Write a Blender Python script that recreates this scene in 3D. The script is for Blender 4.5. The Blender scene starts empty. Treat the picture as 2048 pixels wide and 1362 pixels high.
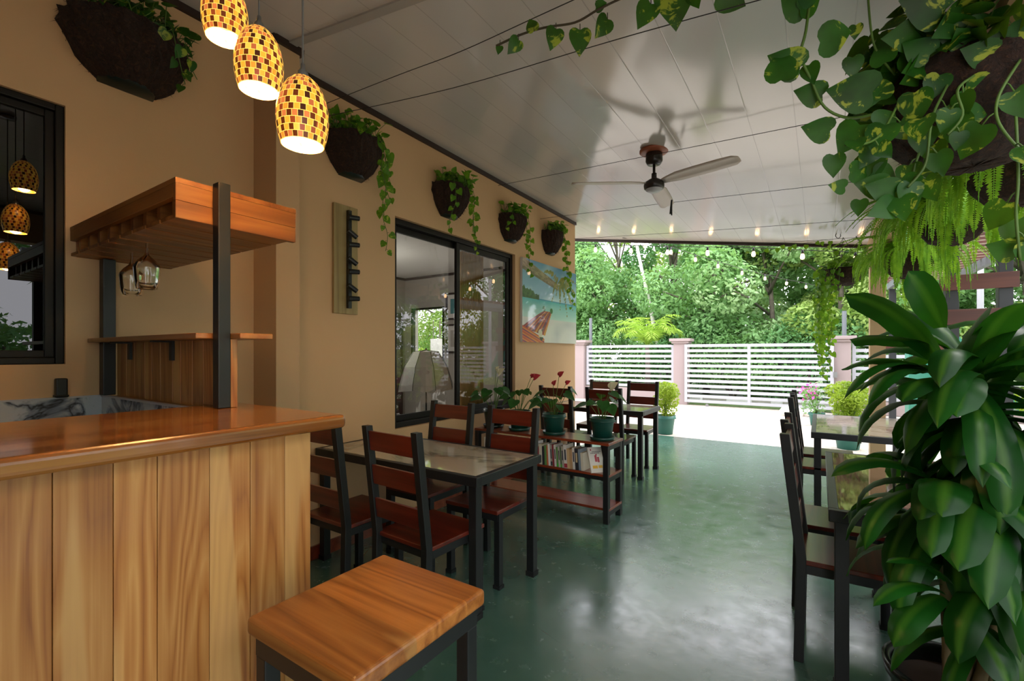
import bpy, math, random
import numpy as np
from mathutils import Vector, Matrix
PI = math.pi
R = math.radians
scn = bpy.context.scene
COL = scn.collection
random.seed(7)

# ------------------------------------------------------------------ camera
F, W_, H_ = 930.0, 2048.0, 1362.0
YAW, CZ, HOR = R(33.5), 1.39, 706.0
cam = bpy.data.cameras.new('camera')
cam.sensor_width = 36.0
cam.lens = F / W_ * 36.0
cam.shift_y = (HOR - H_ / 2) / W_
cam.clip_start = 0.02
cam.clip_end = 300
camo = bpy.data.objects.new('camera', cam)
COL.objects.link(camo)
camo.location = (0, 0, CZ)
camo.rotation_euler = (PI / 2, 0, YAW)
scn.camera = camo

# ------------------------------------------------------------------ world, sun, exposure
world = bpy.data.worlds.new('overcast_sky')
scn.world = world
world.use_nodes = True
wn = world.node_tree.nodes
bg = wn['Background']
bg.inputs['Color'].default_value = (0.93, 0.93, 1.0, 1)
bg.inputs['Strength'].default_value = 2.1
scn.view_settings.view_transform = 'Standard'
scn.view_settings.look = 'None'
scn.view_settings.gamma = 1
scn.view_settings.exposure = 1.08
scn.view_settings.use_curve_mapping = False
sun = bpy.data.lights.new('sun', 'SUN')
sun.energy = 1.4
sun.angle = R(30)
sun.color = (1.0, 0.96, 0.88)
suno = bpy.data.objects.new('sun', sun)
COL.objects.link(suno)
suno.location = (6, 8, 12)
suno.rotation_euler = (R(-28), R(30), 0)


def P(px, py, d):
    """point at depth d along the camera axis through a measured point of the photograph"""
    lat = (px - 1024.0) / F * d
    return Vector((lat * math.cos(YAW) - d * math.sin(YAW), lat * math.sin(YAW) + d * math.cos(YAW), CZ + (HOR - py) / F * d))


def cz(x, y):
    return 3.27 - 0.154 * (x + 2.85) - 0.01 * y


# ------------------------------------------------------------------ materials
MATS = {}


def srgb(h):
    h = h.lstrip('#')
    c = [int(h[i:i + 2], 16) / 255 for i in (0, 2, 4)]
    return tuple(x / 12.92 if x <= 0.04045 else ((x + 0.055) / 1.055) ** 2.4 for x in c) + (1,)


class NT:
    def __init__(s, name):
        s.m = bpy.data.materials.new(name)
        s.m.use_nodes = True
        s.t = s.m.node_tree
        s.n = s.t.nodes
        s.b = s.n['Principled BSDF']
        s.out = s.n['Material Output']
        MATS[name] = s.m

    def add(s, typ, **kw):
        nd = s.n.new(typ)
        for k, v in kw.items():
            if k.startswith('i_'):
                key = k[2:]
                key = int(key) if key.isdigit() else key.replace('_', ' ')
                nd.inputs[key].default_value = v
            else:
                setattr(nd, k, v)
        return nd

    def link(s, a, b):
        s.t.links.new(a, b)

    def coords(s, scale=(1, 1, 1), out='Object', rnd=True):
        tc = s.add('ShaderNodeTexCoord')
        mp = s.add('ShaderNodeMapping')
        mp.inputs['Scale'].default_value = scale
        s.link(tc.outputs[out], mp.inputs['Vector'])
        if rnd:
            oi = s.add('ShaderNodeObjectInfo')
            ml = s.add('ShaderNodeMath', operation='MULTIPLY')
            ml.inputs[1].default_value = 37.0
            s.link(oi.outputs['Random'], ml.inputs[0])
            cb = s.add('ShaderNodeCombineXYZ')
            for i in range(3):
                s.link(ml.outputs[0], cb.inputs[i])
            s.link(cb.outputs[0], mp.inputs['Location'])
        return mp.outputs['Vector']

    def noise(s, vec, scale, detail=3, rough=0.55, dist=0.0):
        nd = s.add('ShaderNodeTexNoise')
        nd.inputs['Scale'].default_value = scale
        nd.inputs['Detail'].default_value = detail
        nd.inputs['Roughness'].default_value = rough
        nd.inputs['Distortion'].default_value = dist
        s.link(vec, nd.inputs['Vector'])
        return nd.outputs['Fac']

    def ramp(s, fac, stops, interp='LINEAR'):
        r = s.add('ShaderNodeValToRGB')
        r.color_ramp.interpolation = interp
        el = r.color_ramp.elements
        while len(el) < len(stops):
            el.new(0.5)
        for e, (p, c) in zip(el, stops):
            e.position = p
            e.color = srgb(c) if isinstance(c, str) else (c if len(c) == 4 else tuple(c) + (1,))
        s.link(fac, r.inputs[0])
        return r.outputs[0]

    def math(s, op, a, b=None, clamp=False):
        nd = s.add('ShaderNodeMath', operation=op)
        nd.use_clamp = clamp
        for i, v in enumerate((a, b)):
            if v is None:
                continue
            if isinstance(v, (int, float)):
                nd.inputs[i].default_value = v
            else:
                s.link(v, nd.inputs[i])
        return nd.outputs[0]

    def mix(s, fac, a, b, typ='MIX'):
        nd = s.add('ShaderNodeMixRGB', blend_type=typ)
        for i, v in enumerate((fac, a, b)):
            if isinstance(v, (int, float)):
                nd.inputs[i].default_value = v if i == 0 else (v, v, v, 1)
            elif isinstance(v, str):
                nd.inputs[i].default_value = srgb(v)
            elif isinstance(v, tuple):
                nd.inputs[i].default_value = v
            else:
                s.link(v, nd.inputs[i])
        return nd.outputs[0]

    def bump(s, h, strength=0.2, dist=0.01):
        b = s.add('ShaderNodeBump')
        b.inputs['Strength'].default_value = strength
        b.inputs['Distance'].default_value = dist
        s.link(h, b.inputs['Height'])
        s.link(b.outputs[0], s.b.inputs['Normal'])

    def col(s, c):
        if isinstance(c, str):
            s.b.inputs['Base Color'].default_value = srgb(c)
        elif isinstance(c, tuple):
            s.b.inputs['Base Color'].default_value = c
        else:
            s.link(c, s.b.inputs['Base Color'])

    def set(s, **kw):
        for k, v in kw.items():
            s.b.inputs[k.replace('_', ' ')].default_value = v


def plain(name, c, rough=0.5, metal=0.0, spec=0.5, var=0.0, coat=0.0):
    n = NT(name)
    if var:
        v = n.coords((1, 1, 1))
        f = n.noise(v, 6, 4)
        a = srgb(c)
        lo = tuple(max(0, x * (1 - var)) for x in a[:3]) + (1,)
        hi = tuple(min(1, x * (1 + var)) for x in a[:3]) + (1,)
        n.col(n.ramp(f, [(0.3, lo), (0.7, hi)]))
    else:
        n.col(c)
    n.set(Roughness=rough, Metallic=metal)
    n.b.inputs['Specular IOR Level'].default_value = spec
    if coat:
        n.b.inputs['Coat Weight'].default_value = coat
        n.b.inputs['Coat Roughness'].default_value = 0.08
    return n.m


def wood(name, axis, stops, sap=None, rough=0.4, coat=0.0, rings=9.0, streak=0.35, scale=1.0, knots=0.0):
    """wood whose grain runs along axis (0,1,2): contour lines of a noise stretched along the board"""
    n = NT(name)
    at = n.add('ShaderNodeAttribute')
    at.attribute_name = 'pid'
    sc = [5.5 * scale] * 3
    sc[axis] = 0.55 * scale
    vec = n.coords(tuple(sc))
    off = n.add('ShaderNodeVectorMath', operation='ADD')
    cb = n.add('ShaderNodeCombineXYZ')
    p9 = n.math('MULTIPLY', at.outputs['Fac'], 91.0)
    for i in range(3):
        n.link(p9, cb.inputs[i])
    n.link(vec, off.inputs[0])
    n.link(cb.outputs[0], off.inputs[1])
    v2 = off.outputs[0]
    base = n.noise(v2, 1.0, 2.0, 0.45, 0.25)
    contour = n.math('FRACT', n.math('MULTIPLY', base, rings))
    tri = n.math('ABSOLUTE', n.math('SUBTRACT', contour, 0.5))
    fsc = [95.0 * scale] * 3
    fsc[axis] = 1.5 * scale
    fv = n.coords(tuple(fsc))
    fine = n.noise(fv, 1.0, 4.0, 0.6)
    f = n.math('ADD', n.math('MULTIPLY', tri, 0.75), n.math('MULTIPLY', fine, streak))
    c = n.ramp(f, stops)
    if sap:
        sv = n.noise(v2, 1.15, 1.5, 0.4)
        m = n.ramp(sv, [(0.60, (0, 0, 0)), (0.63, (1, 1, 1))])
        c = n.mix(m, c, n.mix(0.35, sap, c))
    # per-board tone
    tone = n.math('ADD', n.math('MULTIPLY', n.math('FRACT', n.math('MULTIPLY', at.outputs['Fac'], 7.31)), 0.32), 0.74)
    c = n.mix(1.0, c, tone, 'MULTIPLY')
    if knots:
        ks = [5.0] * 3
        ks[axis] = 1.7
        kv = n.coords(tuple(ks))
        vo = n.add('ShaderNodeTexVoronoi')
        vo.inputs['Scale'].default_value = 1.0
        n.link(kv, vo.inputs['Vector'])
        km = n.ramp(vo.outputs['Distance'], [(0.03, (1, 1, 1)), (0.13, (0, 0, 0))])
        c = n.mix(n.math('MULTIPLY', km, knots), c, '#5e3a18')
    n.col(c)
    n.set(Roughness=rough)
    n.b.inputs['Coat Weight'].default_value = coat
    n.b.inputs['Coat Roughness'].default_value = 0.1
    n.bump(fine, 0.08, 0.003)
    return n.m


TEAK = [(0.04, '#4f2a0e'), (0.16, '#84491b'), (0.38, '#a86b30'), (0.62, '#b98042'), (0.9, '#cb9858')]
TEAKO = [(0.05, '#5e300c'), (0.25, '#854c18'), (0.5, '#9c6026'), (0.85, '#b37838')]
wood('teak_panel', 2, TEAK, '#cc9e60', 0.42, 0.15, 15.0, 0.6, 1.1, 0.9)
wood('teak_top', 1, TEAKO, '#b07a3c', 0.25, 0.8, 6.0, 0.4)
wood('teak_seat', 0, TEAKO, '#b88648', 0.4, 0.25, 8.0, 0.45, 1.3, 0.6)
wood('teak_rack', 1, TEAKO, None, 0.45, 0.1, 6.0, 0.4)
wood('teak_rack_cross', 0, TEAKO, None, 0.45, 0.1, 6.0, 0.4)
wood('teak_shelf', 0, TEAK, None, 0.4, 0.2, 6.0, 0.4)
RED = [(0.05, '#42120a'), (0.35, '#5f1d10'), (0.6, '#742818'), (0.9, '#88331f')]
REDL = [(0.05, '#6b2412'), (0.35, '#8a361c'), (0.6, '#9c4527'), (0.9, '#ae5533')]
wood('red_wood_x', 0, RED, None, 0.3, 0.5, 4.0, 0.5, 1.5)
wood('red_wood_shelf', 0, REDL, None, 0.3, 0.5, 4.0, 0.5, 1.2)
wood('red_slat', 0, [(0.05, '#3d1a10'), (0.5, '#5f2d1c'), (0.9, '#7a4029')], None, 0.5, 0.0, 4.0, 0.5)
plain('slat_lit_underside', '#c4aca0', 0.6)  # slat bottoms coloured pale for the light reflected up onto them
wood('pine_board', 2, [(0.1, '#8f7445'), (0.5, '#b39a66'), (0.9, '#c2ab78')], None, 0.5, 0, 4.0, 0.5)
plain('black_paint', '#171819', 0.42, 0, 0.5)
plain('dark_post', '#25282b', 0.5)
plain('rubber', '#0c0c0c', 0.7)
plain('dark_bronze', '#130d0a', 0.5, 0.0, 0.3)
plain('dark_trim', '#2f1f17', 0.5)
plain('green_pot', '#12453a', 0.38, 0, 0.5, 0.1)
plain('teal_pot', '#2a6a5e', 0.45)
plain('dark_pot', '#0e1110', 0.25)
plain('pot_base', '#0f201c', 0.35)
plain('soil', '#2b1d12', 0.95, var=0.4)
plain('white_paint', '#b6b6bc', 0.45)
plain('fan_white', '#c9b9ae', 0.4)
plain('fan_dark', '#26201e', 0.3)
plain('terracotta', '#a35a3e', 0.5)
plain('metal', '#9a9a9c', 0.35, 0.8)
plain('grey_post', '#6f7478', 0.5)
plain('stem_green', '#4c6a22', 0.6, var=0.3)
plain('stem_brown', '#3f3420', 0.8, var=0.3)
plain('bark', '#6d6558', 0.9, var=0.35)
plain('cane', '#7b6a48', 0.75, var=0.4)
plain('wire', '#2a2622', 0.6)
plain('curtain', '#c49a58', 0.8, var=0.15)
plain('brown_door', '#3a1d18', 0.35, coat=0.4)
plain('grey_wall', '#a8a29a', 0.8)
plain('white_fabric', '#cfcbc6', 0.8)
plain('concrete', '#b6b2aa', 0.85, var=0.12)
plain('white_kerb', '#f2f2f2', 0.8)
plain('slide_teal', '#3f8f78', 0.35)
plain('paper', '#c9b48a', 0.9)
plain('red_flower', '#b5323a', 0.35)
plain('white_flower', '#dcd6b0', 0.4)
plain('pink_flower', '#d858b8', 0.6)
plain('rock', '#d8d4ca', 0.9, var=0.1)
plain('picture_teal', '#4a7f84', 0.4)
plain('fascia_paint', '#b2936c', 0.7)


def _wall(name, a, b):
    n = NT(name)
    v = n.coords((1, 1, 1), rnd=False)
    f = n.noise(v, 1.3, 4)
    n.col(n.mix(f, a, b))
    n.set(Roughness=0.62)
    n.bump(n.noise(v, 45, 3), 0.12, 0.004)


_wall('wall_beige', '#c89f72', '#d0a97e')
_wall('pilaster_beige', '#bd966c', '#c6a078')
_wall('pillar_paint', '#9c8a88', '#a49492')

# glossy PVC ceiling boards: joints run along Y every 0.25 m
n = NT('ceiling_pvc')
tc = n.add('ShaderNodeTexCoord')
sp = n.add('ShaderNodeSeparateXYZ')
n.link(tc.outputs['Object'], sp.inputs[0])
fx = n.math('FRACT', n.math('MULTIPLY', sp.outputs[0], 4.0))
edge = n.math('ABSOLUTE', n.math('SUBTRACT', fx, 0.5))
line = n.ramp(edge, [(0.0, (1, 1, 1)), (0.014, (0, 0, 0))])
n.col(n.mix(line, '#d2cbc4', '#b0a8a0'))
v = n.coords((1.2, 0.35, 1.0), rnd=False)
wv = n.noise(v, 1.6, 2, 0.4)
h = n.math('ADD', n.math('MULTIPLY', wv, 1.0), n.math('MULTIPLY', line, -0.02))
n.set(Roughness=0.14)
n.b.inputs['Specular IOR Level'].default_value = 0.8
n.bump(h, 0.25, 0.08)

# painted green concrete
n = NT('floor_green')
v = n.coords((1, 1, 1), rnd=False)
a = n.noise(v, 0.9, 5, 0.6)
b2 = n.noise(v, 9.0, 5, 0.6)
c = n.ramp(a, [(0.3, '#324f44'), (0.5, '#405f52'), (0.72, '#4f7062')])
sc_ = n.add('ShaderNodeTexVoronoi')
sc_.feature = 'DISTANCE_TO_EDGE'
sc_.inputs['Scale'].default_value = 0.8
n.link(n.coords((1, 1, 1), rnd=False), sc_.inputs['Vector'])
crack = n.ramp(sc_.outputs['Distance'], [(0.0, (1, 1, 1)), (0.0025, (0, 0, 0))])
crk = n.math('MULTIPLY', crack, n.ramp(n.noise(v, 1.7, 3), [(0.55, (0, 0, 0)), (0.62, (1, 1, 1))]))
spk = n.ramp(n.noise(v, 130, 2, 0.5), [(0.79, (0, 0, 0)), (0.82, (1, 1, 1))])
c = n.mix(n.math('MULTIPLY', crk, 0.6), c, '#152e24')
c = n.mix(n.math('MULTIPLY', spk, 0.2), c, '#8aa89a')
n.col(c)
n.link(n.ramp(b2, [(0.3, (0.16, 0.16, 0.16)), (0.75, (0.32, 0.32, 0.32))]), n.b.inputs['Roughness'])
n.b.inputs['Specular IOR Level'].default_value = 1.0
n.b.inputs['Coat Weight'].default_value = 0.35
n.b.inputs['Coat Roughness'].default_value = 0.22
hh = n.math('ADD', n.math('ADD', n.math('MULTIPLY', a, 0.7), n.math('MULTIPLY', n.noise(v, 5, 4), 0.5)), n.math('MULTIPLY', n.noise(v, 55, 3), 0.06))
n.bump(hh, 0.16, 0.015)

n = NT('gravel_white')
v = n.coords((1, 1, 1), rnd=False)
vo = n.add('ShaderNodeTexVoronoi')
vo.inputs['Scale'].default_value = 30
n.link(v, vo.inputs['Vector'])
n.col(n.mix(vo.outputs['Color'], n.ramp(n.noise(v, 3, 4), [(0.3, '#c8bfb2'), (0.7, '#ded8ce')]), '#b8ada0'))
n.set(Roughness=0.9)
n.bump(vo.outputs['Distance'], 0.6, 0.02)

n = NT('grass_ground')
v = n.coords((1, 1, 1), rnd=False)
n.col(n.ramp(n.noise(v, 7, 5, 0.7), [(0.3, '#36491f'), (0.55, '#56703a'), (0.8, '#7d8a55')]))
n.set(Roughness=0.9)


def marble(name, base, vein, rough, scale=2.2, vein2=None):
    n = NT(name)
    v = n.coords((1, 1, 1))
    w = n.noise(v, scale, 5, 0.6, 1.2)
    t = n.math('ABSOLUTE', n.math('SUBTRACT', w, 0.5))
    c = n.ramp(t, [(0.0, vein), (0.02, vein2 or vein), (0.07, base), (1.0, base)])
    cl = n.noise(v, scale * 0.8, 3)
    c = n.mix(n.math('MULTIPLY', cl, 0.35), c, vein2 or vein)
    n.col(c)
    n.set(Roughness=rough)
    n.b.inputs['Specular IOR Level'].default_value = 0.8
    return n.m


marble('marble_grey', '#b8ad9c', '#756b5e', 0.05, 1.6, '#978c7c')
marble('marble_brown', '#6a5240', '#3a2a20', 0.03, 1.6, '#54402f')
marble('marble_white', '#c9cdd2', '#2a231c', 0.12, 3.0, '#7f8794')

n = NT('coir')
v = n.coords((1, 1, 1))
f = n.noise(v, 40, 5, 0.75, 1.5)
n.col(n.ramp(f, [(0.3, '#1c120c'), (0.55, '#3c2416'), (0.8, '#6a4526')]))
n.set(Roughness=0.95)
n.bump(f, 1.0, 0.03)


def leafmat(name, dark, light, streak=None, rough=0.35, trans=0.35, scale=14, gloss=0.5, cov=0.58):
    gloss *= 0.6
    rough += 0.08
    n = NT(name)
    v = n.coords((1, 1, 1))
    f = n.noise(v, scale, 3)
    c = n.ramp(f, [(0.3, dark), (0.7, light)])
    if streak:
        s2 = n.noise(v, scale * 1.7, 4, 0.65, 1.0)
        m = n.ramp(s2, [(cov, (0, 0, 0)), (cov + 0.05, (1, 1, 1))])
        c = n.mix(n.math('MULTIPLY', m, 0.8), c, streak)
    n.col(c)
    n.set(Roughness=rough)
    n.b.inputs['Specular IOR Level'].default_value = gloss
    tr = n.add('ShaderNodeBsdfTranslucent')
    n.link(n.mix(0.4, c, '#8fae20'), tr.inputs['Color'])
    mx = n.add('ShaderNodeMixShader')
    mx.inputs[0].default_value = trans
    n.link(n.b.outputs[0], mx.inputs[1])
    n.link(tr.outputs[0], mx.inputs[2])
    n.link(mx.outputs[0], n.out.inputs['Surface'])
    return n.m


leafmat('pothos', '#153a10', '#2c641a', '#a9b43a', 0.3, 0.28, 9, 0.5, 0.565)
leafmat('pothos_light', '#3d7a1c', '#74a82c', '#c6d552', 0.35, 0.45)
leafmat('fern_leaf', '#4f8f18', '#93c232', None, 0.5, 0.45)
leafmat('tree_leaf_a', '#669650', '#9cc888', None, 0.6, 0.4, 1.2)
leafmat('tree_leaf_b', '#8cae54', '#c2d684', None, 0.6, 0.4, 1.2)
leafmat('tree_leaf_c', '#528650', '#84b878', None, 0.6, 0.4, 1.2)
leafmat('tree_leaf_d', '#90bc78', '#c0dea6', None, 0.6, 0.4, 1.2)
leafmat('palm_leaf', '#8ab43a', '#c2e068', None, 0.45, 0.4, 3)
leafmat('bamboo_leaf', '#7f9d2c', '#b6c94a', None, 0.5, 0.45, 3)
leafmat('anthurium_leaf', '#17421c', '#2f6a2c', None, 0.3, 0.25)
leafmat('hedge_leaf', '#2e5a1c', '#5f9030', None, 0.5, 0.3, 2)

# dracaena: dark leaf with a paler stripe along the midrib (UV x across)
n = NT('dracaena_leaf')
uv = n.add('ShaderNodeUVMap')
sp = n.add('ShaderNodeSeparateXYZ')
n.link(uv.outputs[0], sp.inputs[0])
d_ = n.math('ABSOLUTE', n.math('SUBTRACT', sp.outputs[0], 0.5))
st = n.ramp(d_, [(0.0, (1, 1, 1)), (0.09, (0.6, 0.6, 0.6)), (0.17, (0, 0, 0))])
v = n.coords((1, 1, 1))
c = n.ramp(n.noise(v, 5, 3), [(0.3, '#0a2a0a'), (0.7, '#164c12')])
c = n.mix(n.math('MULTIPLY', st, 0.32), c, '#5d8a26')
n.col(c)
n.set(Roughness=0.36)
n.b.inputs['Specular IOR Level'].default_value = 0.22
tr = n.add('ShaderNodeBsdfTranslucent')
n.link(n.mix(0.4, c, '#5fae20'), tr.inputs['Color'])
mx = n.add('ShaderNodeMixShader')
mx.inputs[0].default_value = 0.22
n.link(n.b.outputs[0], mx.inputs[1])
n.link(tr.outputs[0], mx.inputs[2])
n.link(mx.outputs[0], n.out.inputs['Surface'])

# window glass: clear sheet with its own Fresnel reflection
n = NT('window_glass')
tb = n.add('ShaderNodeBsdfTransparent')
tb.inputs['Color'].default_value = (0.82, 0.84, 0.84, 1)
gb = n.add('ShaderNodeBsdfGlossy')
gb.inputs['Roughness'].default_value = 0.0
fr = n.add('ShaderNodeFresnel')
fr.inputs['IOR'].default_value = 1.85
mx = n.add('ShaderNodeMixShader')
geo = n.add('ShaderNodeNewGeometry')
n.link(n.math('MULTIPLY', fr.outputs[0], n.math('SUBTRACT', 1.0, geo.outputs['Backfacing'])), mx.inputs[0])
n.link(tb.outputs[0], mx.inputs[1])
n.link(gb.outputs[0], mx.inputs[2])
n.link(mx.outputs[0], n.out.inputs['Surface'])
# dark tinted glass
n = NT('tinted_glass')
n.col('#050404')
n.set(Roughness=0.0)
n.b.inputs['IOR'].default_value = 1.6
n.b.inputs['Specular IOR Level'].default_value = 0.5
# drinking glass
n = NT('clear_glass')
n.col((1, 1, 1, 1))
n.set(Roughness=0.0)
n.b.inputs['Transmission Weight'].default_value = 1.0
n.b.inputs['IOR'].default_value = 1.45

# mosaic lamp shade: squares of shell lit from inside
n = NT('mosaic_shade')
uv = n.add('ShaderNodeUVMap')
sp = n.add('ShaderNodeSeparateXYZ')
n.link(uv.outputs[0], sp.inputs[0])
row = n.math('FLOOR', sp.outputs[1])
sh = n.math('MULTIPLY', n.math('FRACT', n.math('MULTIPLY', row, 0.37)), 1.0)
ux = n.math('ADD', sp.outputs[0], sh)
cx = n.math('FLOOR', ux)
chk = n.math('FRACT', n.math('MULTIPLY', n.math('ADD', cx, row), 0.5))
cb = n.add('ShaderNodeCombineXYZ')
n.link(cx, cb.inputs[0])
n.link(row, cb.inputs[1])
wn_ = n.add('ShaderNodeTexWhiteNoise')
wn_.noise_dimensions = '2D'
n.link(cb.outputs[0], wn_.inputs['Vector'])
rnd = wn_.outputs['Value']
dark = n.ramp(rnd, [(0.0, '#5a2408'), (0.35, '#8a3a18'), (0.6, '#3a1606'), (0.8, '#a8562e')], 'CONSTANT')
lite = n.ramp(rnd, [(0.0, '#e09a2c'), (0.4, '#f0b040'), (0.7, '#d8862a'), (0.9, '#c46a34')], 'CONSTANT')
c = n.mix(n.math('GREATER_THAN', chk, 0.25), dark, lite)
gx = n.math('ABSOLUTE', n.math('SUBTRACT', n.math('FRACT', ux), 0.5))
gy = n.math('ABSOLUTE', n.math('SUBTRACT', n.math('FRACT', sp.outputs[1]), 0.5))
g = n.math('GREATER_THAN', n.math('MAXIMUM', gx, gy), 0.455)
c = n.mix(g, c, '#ffcf60')
n.col(c)
n.set(Roughness=0.3)
n.link(c, n.b.inputs['Emission Color'])
n.b.inputs['Emission Strength'].default_value = 0.6
# inner face of the shade
n = NT('shade_inner')
v = n.coords((1, 1, 1), rnd=False)
f = n.noise(v, 55, 2)
c = n.ramp(f, [(0.35, '#e8a030'), (0.55, '#ffe9a0')])
n.col(c)
n.link(c, n.b.inputs['Emission Color'])
n.b.inputs['Emission Strength'].default_value = 0.9


def emis(name, c, s):
    n = NT(name)
    n.col(c)
    n.b.inputs['Emission Color'].default_value = srgb(c)
    n.b.inputs['Emission Strength'].default_value = s
    return n.m


emis('lamp_bulb', '#ffd890', 12)
emis('string_bulb_glow', '#ffc890', 5)
emis('lamp_disc', '#f4ead8', 0.8)


def colmat(name, rough=0.4, coat=0.0):
    n = NT(name)
    a = n.add('ShaderNodeAttribute')
    a.attribute_name = 'Col'
    n.col(a.outputs['Color'])
    n.set(Roughness=rough)
    n.b.inputs['Coat Weight'].default_value = coat
    n.b.inputs['Coat Roughness'].default_value = 0.03
    return n.m


colmat('printed_canvas', 0.35, 0.8)
M = MATS


# ------------------------------------------------------------------ mesh builder
class MB:
    def __init__(s):
        s.v, s.f, s.mi, s.uv, s.pid = [], [], [], [], []
        s.cur = 0
        s.p = 0.0

    def face(s, ids, uv=None):
        s.f.append(tuple(ids))
        s.mi.append(s.cur)
        s.uv.append(uv)
        s.pid.append(s.p)

    def verts(s, vs):
        b = len(s.v)
        s.v.extend([tuple(x) for x in vs])
        return b

    def box(s, x0, x1, y0, y1, z0, z1, mat=None):
        vs = [(x, y, z) for z in (z0, z1) for y in (y0, y1) for x in (x0, x1)]
        if mat is not None:
            vs = [mat @ Vector(q) for q in vs]
        b = s.verts(vs)
        for q in ((0, 2, 3, 1), (4, 5, 7, 6), (0, 1, 5, 4), (2, 6, 7, 3), (0, 4, 6, 2), (1, 3, 7, 5)):
            s.face([b + i for i in q])
        return s

    def glued(s, axis, cuts, pids, lo, hi):
        """one solid board of strips side by side along axis (0 or 1), sharing vertices"""
        oth = 1 - axis
        b = []
        for c in cuts:
            row = []
            for o_ in (lo[oth], hi[oth]):
                for z in (lo[2], hi[2]):
                    p = [0, 0, z]
                    p[axis], p[oth] = c, o_
                    row.append(tuple(p))
            b.append(s.verts(row))
        for i in range(len(cuts) - 1):
            a, c = b[i], b[i + 1]
            s.p = pids[i]
            for f in ((a, a + 2, c + 2, c), (a + 1, c + 1, c + 3, a + 3), (a, c, c + 1, a + 1), (a + 2, a + 3, c + 3, c + 2)):
                s.face(f if axis == 0 else f[::-1])
        s.p = pids[0]
        a, c = b[0], b[-1]
        s.face((a, a + 1, a + 3, a + 2) if axis == 0 else (a, a + 2, a + 3, a + 1))
        s.p = pids[-1]
        s.face((c, c + 2, c + 3, c + 1) if axis == 0 else (c, c + 1, c + 3, c + 2))
        return s

    def bar(s, p, q, w, h, up=(0, 0, 1)):
        """box section w x h from p to q"""
        p, q, up = Vector(p), Vector(q), Vector(up)
        d = (q - p).normalized()
        side = d.cross(up)
        if side.length < 1e-4:
            side = d.cross(Vector((1, 0, 0)))
        side.normalize()
        u = side.cross(d)
        vs = []
        for c in (p, q):
            for a, b_ in ((-1, -1), (1, -1), (1, 1), (-1, 1)):
                vs.append(c + side * (a * w / 2) + u * (b_ * h / 2))
        b = s.verts(vs)
        for f in ((0, 3, 2, 1), (4, 5, 6, 7), (0, 1, 5, 4), (1, 2, 6, 5), (2, 3, 7, 6), (3, 0, 4, 7)):
            s.face([b + i for i in f])
        return s

    def tube(s, pts, r, n=6, cap=True):
        pts = [Vector(p) for p in pts]
        rs = list(r) if isinstance(r, (list, tuple)) else [r] * len(pts)
        if len(rs) != len(pts):
            rs = [rs[int(i * (len(rs) - 1) / max(1, len(pts) - 1))] for i in range(len(pts))]
        prev = None
        rings = []
        for i, p in enumerate(pts):
            d = (pts[min(i + 1, len(pts) - 1)] - pts[max(i - 1, 0)])
            d = d.normalized() if d.length > 1e-9 else Vector((0, 0, 1))
            if prev is None:
                a = Vector((0, 0, 1)) if abs(d.z) < 0.9 else Vector((1, 0, 0))
                u = d.cross(a).normalized()
            else:
                u = (prev - d * prev.dot(d))
                u = u.normalized() if u.length > 1e-6 else d.cross(Vector((1, 0, 0))).normalized()
            prev = u
            w = d.cross(u)
            rings.append(s.verts([p + (u * math.cos(2 * PI * k / n) + w * math.sin(2 * PI * k / n)) * rs[i] for k in range(n)]))
        for a, b in zip(rings, rings[1:]):
            for k in range(n):
                k2 = (k + 1) % n
                s.face((a + k, a + k2, b + k2, b + k))
        if cap:
            s.face([rings[0] + k for k in range(n)][::-1])
            s.face([rings[-1] + k for k in range(n)])
        return s

    def lathe(s, prof, n=24, c=(0, 0, 0), a0=0.0, a1=2 * PI, uvs=None, jit=0.0):
        closed = abs(a1 - a0 - 2 * PI) < 1e-6
        m = n if closed else n + 1
        rings = []
        for (r, z) in prof:
            ring = []
            for k in range(m):
                a = a0 + (a1 - a0) * k / n
                rr = r * (1 + random.uniform(-jit, jit))
                ring.append((c[0] + rr * math.cos(a), c[1] + rr * math.sin(a), c[2] + z + random.uniform(-jit, jit) * 0.1))
            rings.append(s.verts(ring))
        for i in range(len(prof) - 1):
            a, b = rings[i], rings[i + 1]
            for k in range(n):
                k2 = (k + 1) % m
                uv = None
                if uvs:
                    nu, nv = uvs
                    u0, u1 = nu * k / n, nu * (k + 1) / n
                    v0, v1 = nv * i / (len(prof) - 1), nv * (i + 1) / (len(prof) - 1)
                    uv = ((u0, v0), (u1, v0), (u1, v1), (u0, v1))
                s.face((a + k, a + k2, b + k2, b + k), uv)
        return s

    def build(s, name, mats, parent=None, smooth=False, bevel=0.0, solid=0.0):
        me = bpy.data.meshes.new(name)
        me.from_pydata(s.v, [], s.f)
        for m in (mats if isinstance(mats, (list, tuple)) else [mats]):
            me.materials.append(M[m])
        if any(s.mi):
            me.polygons.foreach_set('material_index', s.mi)
        if any(u is not None for u in s.uv):
            ul = me.uv_layers.new(name='UVMap')
            k = 0
            for f, u in zip(s.f, s.uv):
                for j in range(len(f)):
                    if u is not None:
                        ul.data[k].uv = u[j]
                    k += 1
        if any(s.pid):
            at = me.attributes.new('pid', 'FLOAT', 'FACE')
            at.data.foreach_set('value', s.pid)
        if smooth:
            me.polygons.foreach_set('use_smooth', [True] * len(me.polygons))
        me.update()
        o = bpy.data.objects.new(name, me)
        COL.objects.link(o)
        if parent:
            o.parent = parent
        if solid:
            md = o.modifiers.new('solid', 'SOLIDIFY')
            md.thickness = solid
        if bevel:
            md = o.modifiers.new('bevel', 'BEVEL')
            md.width = bevel
            md.segments = 2
            md.limit_method = 'ANGLE'
            md.angle_limit = R(40)
        return o


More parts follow.
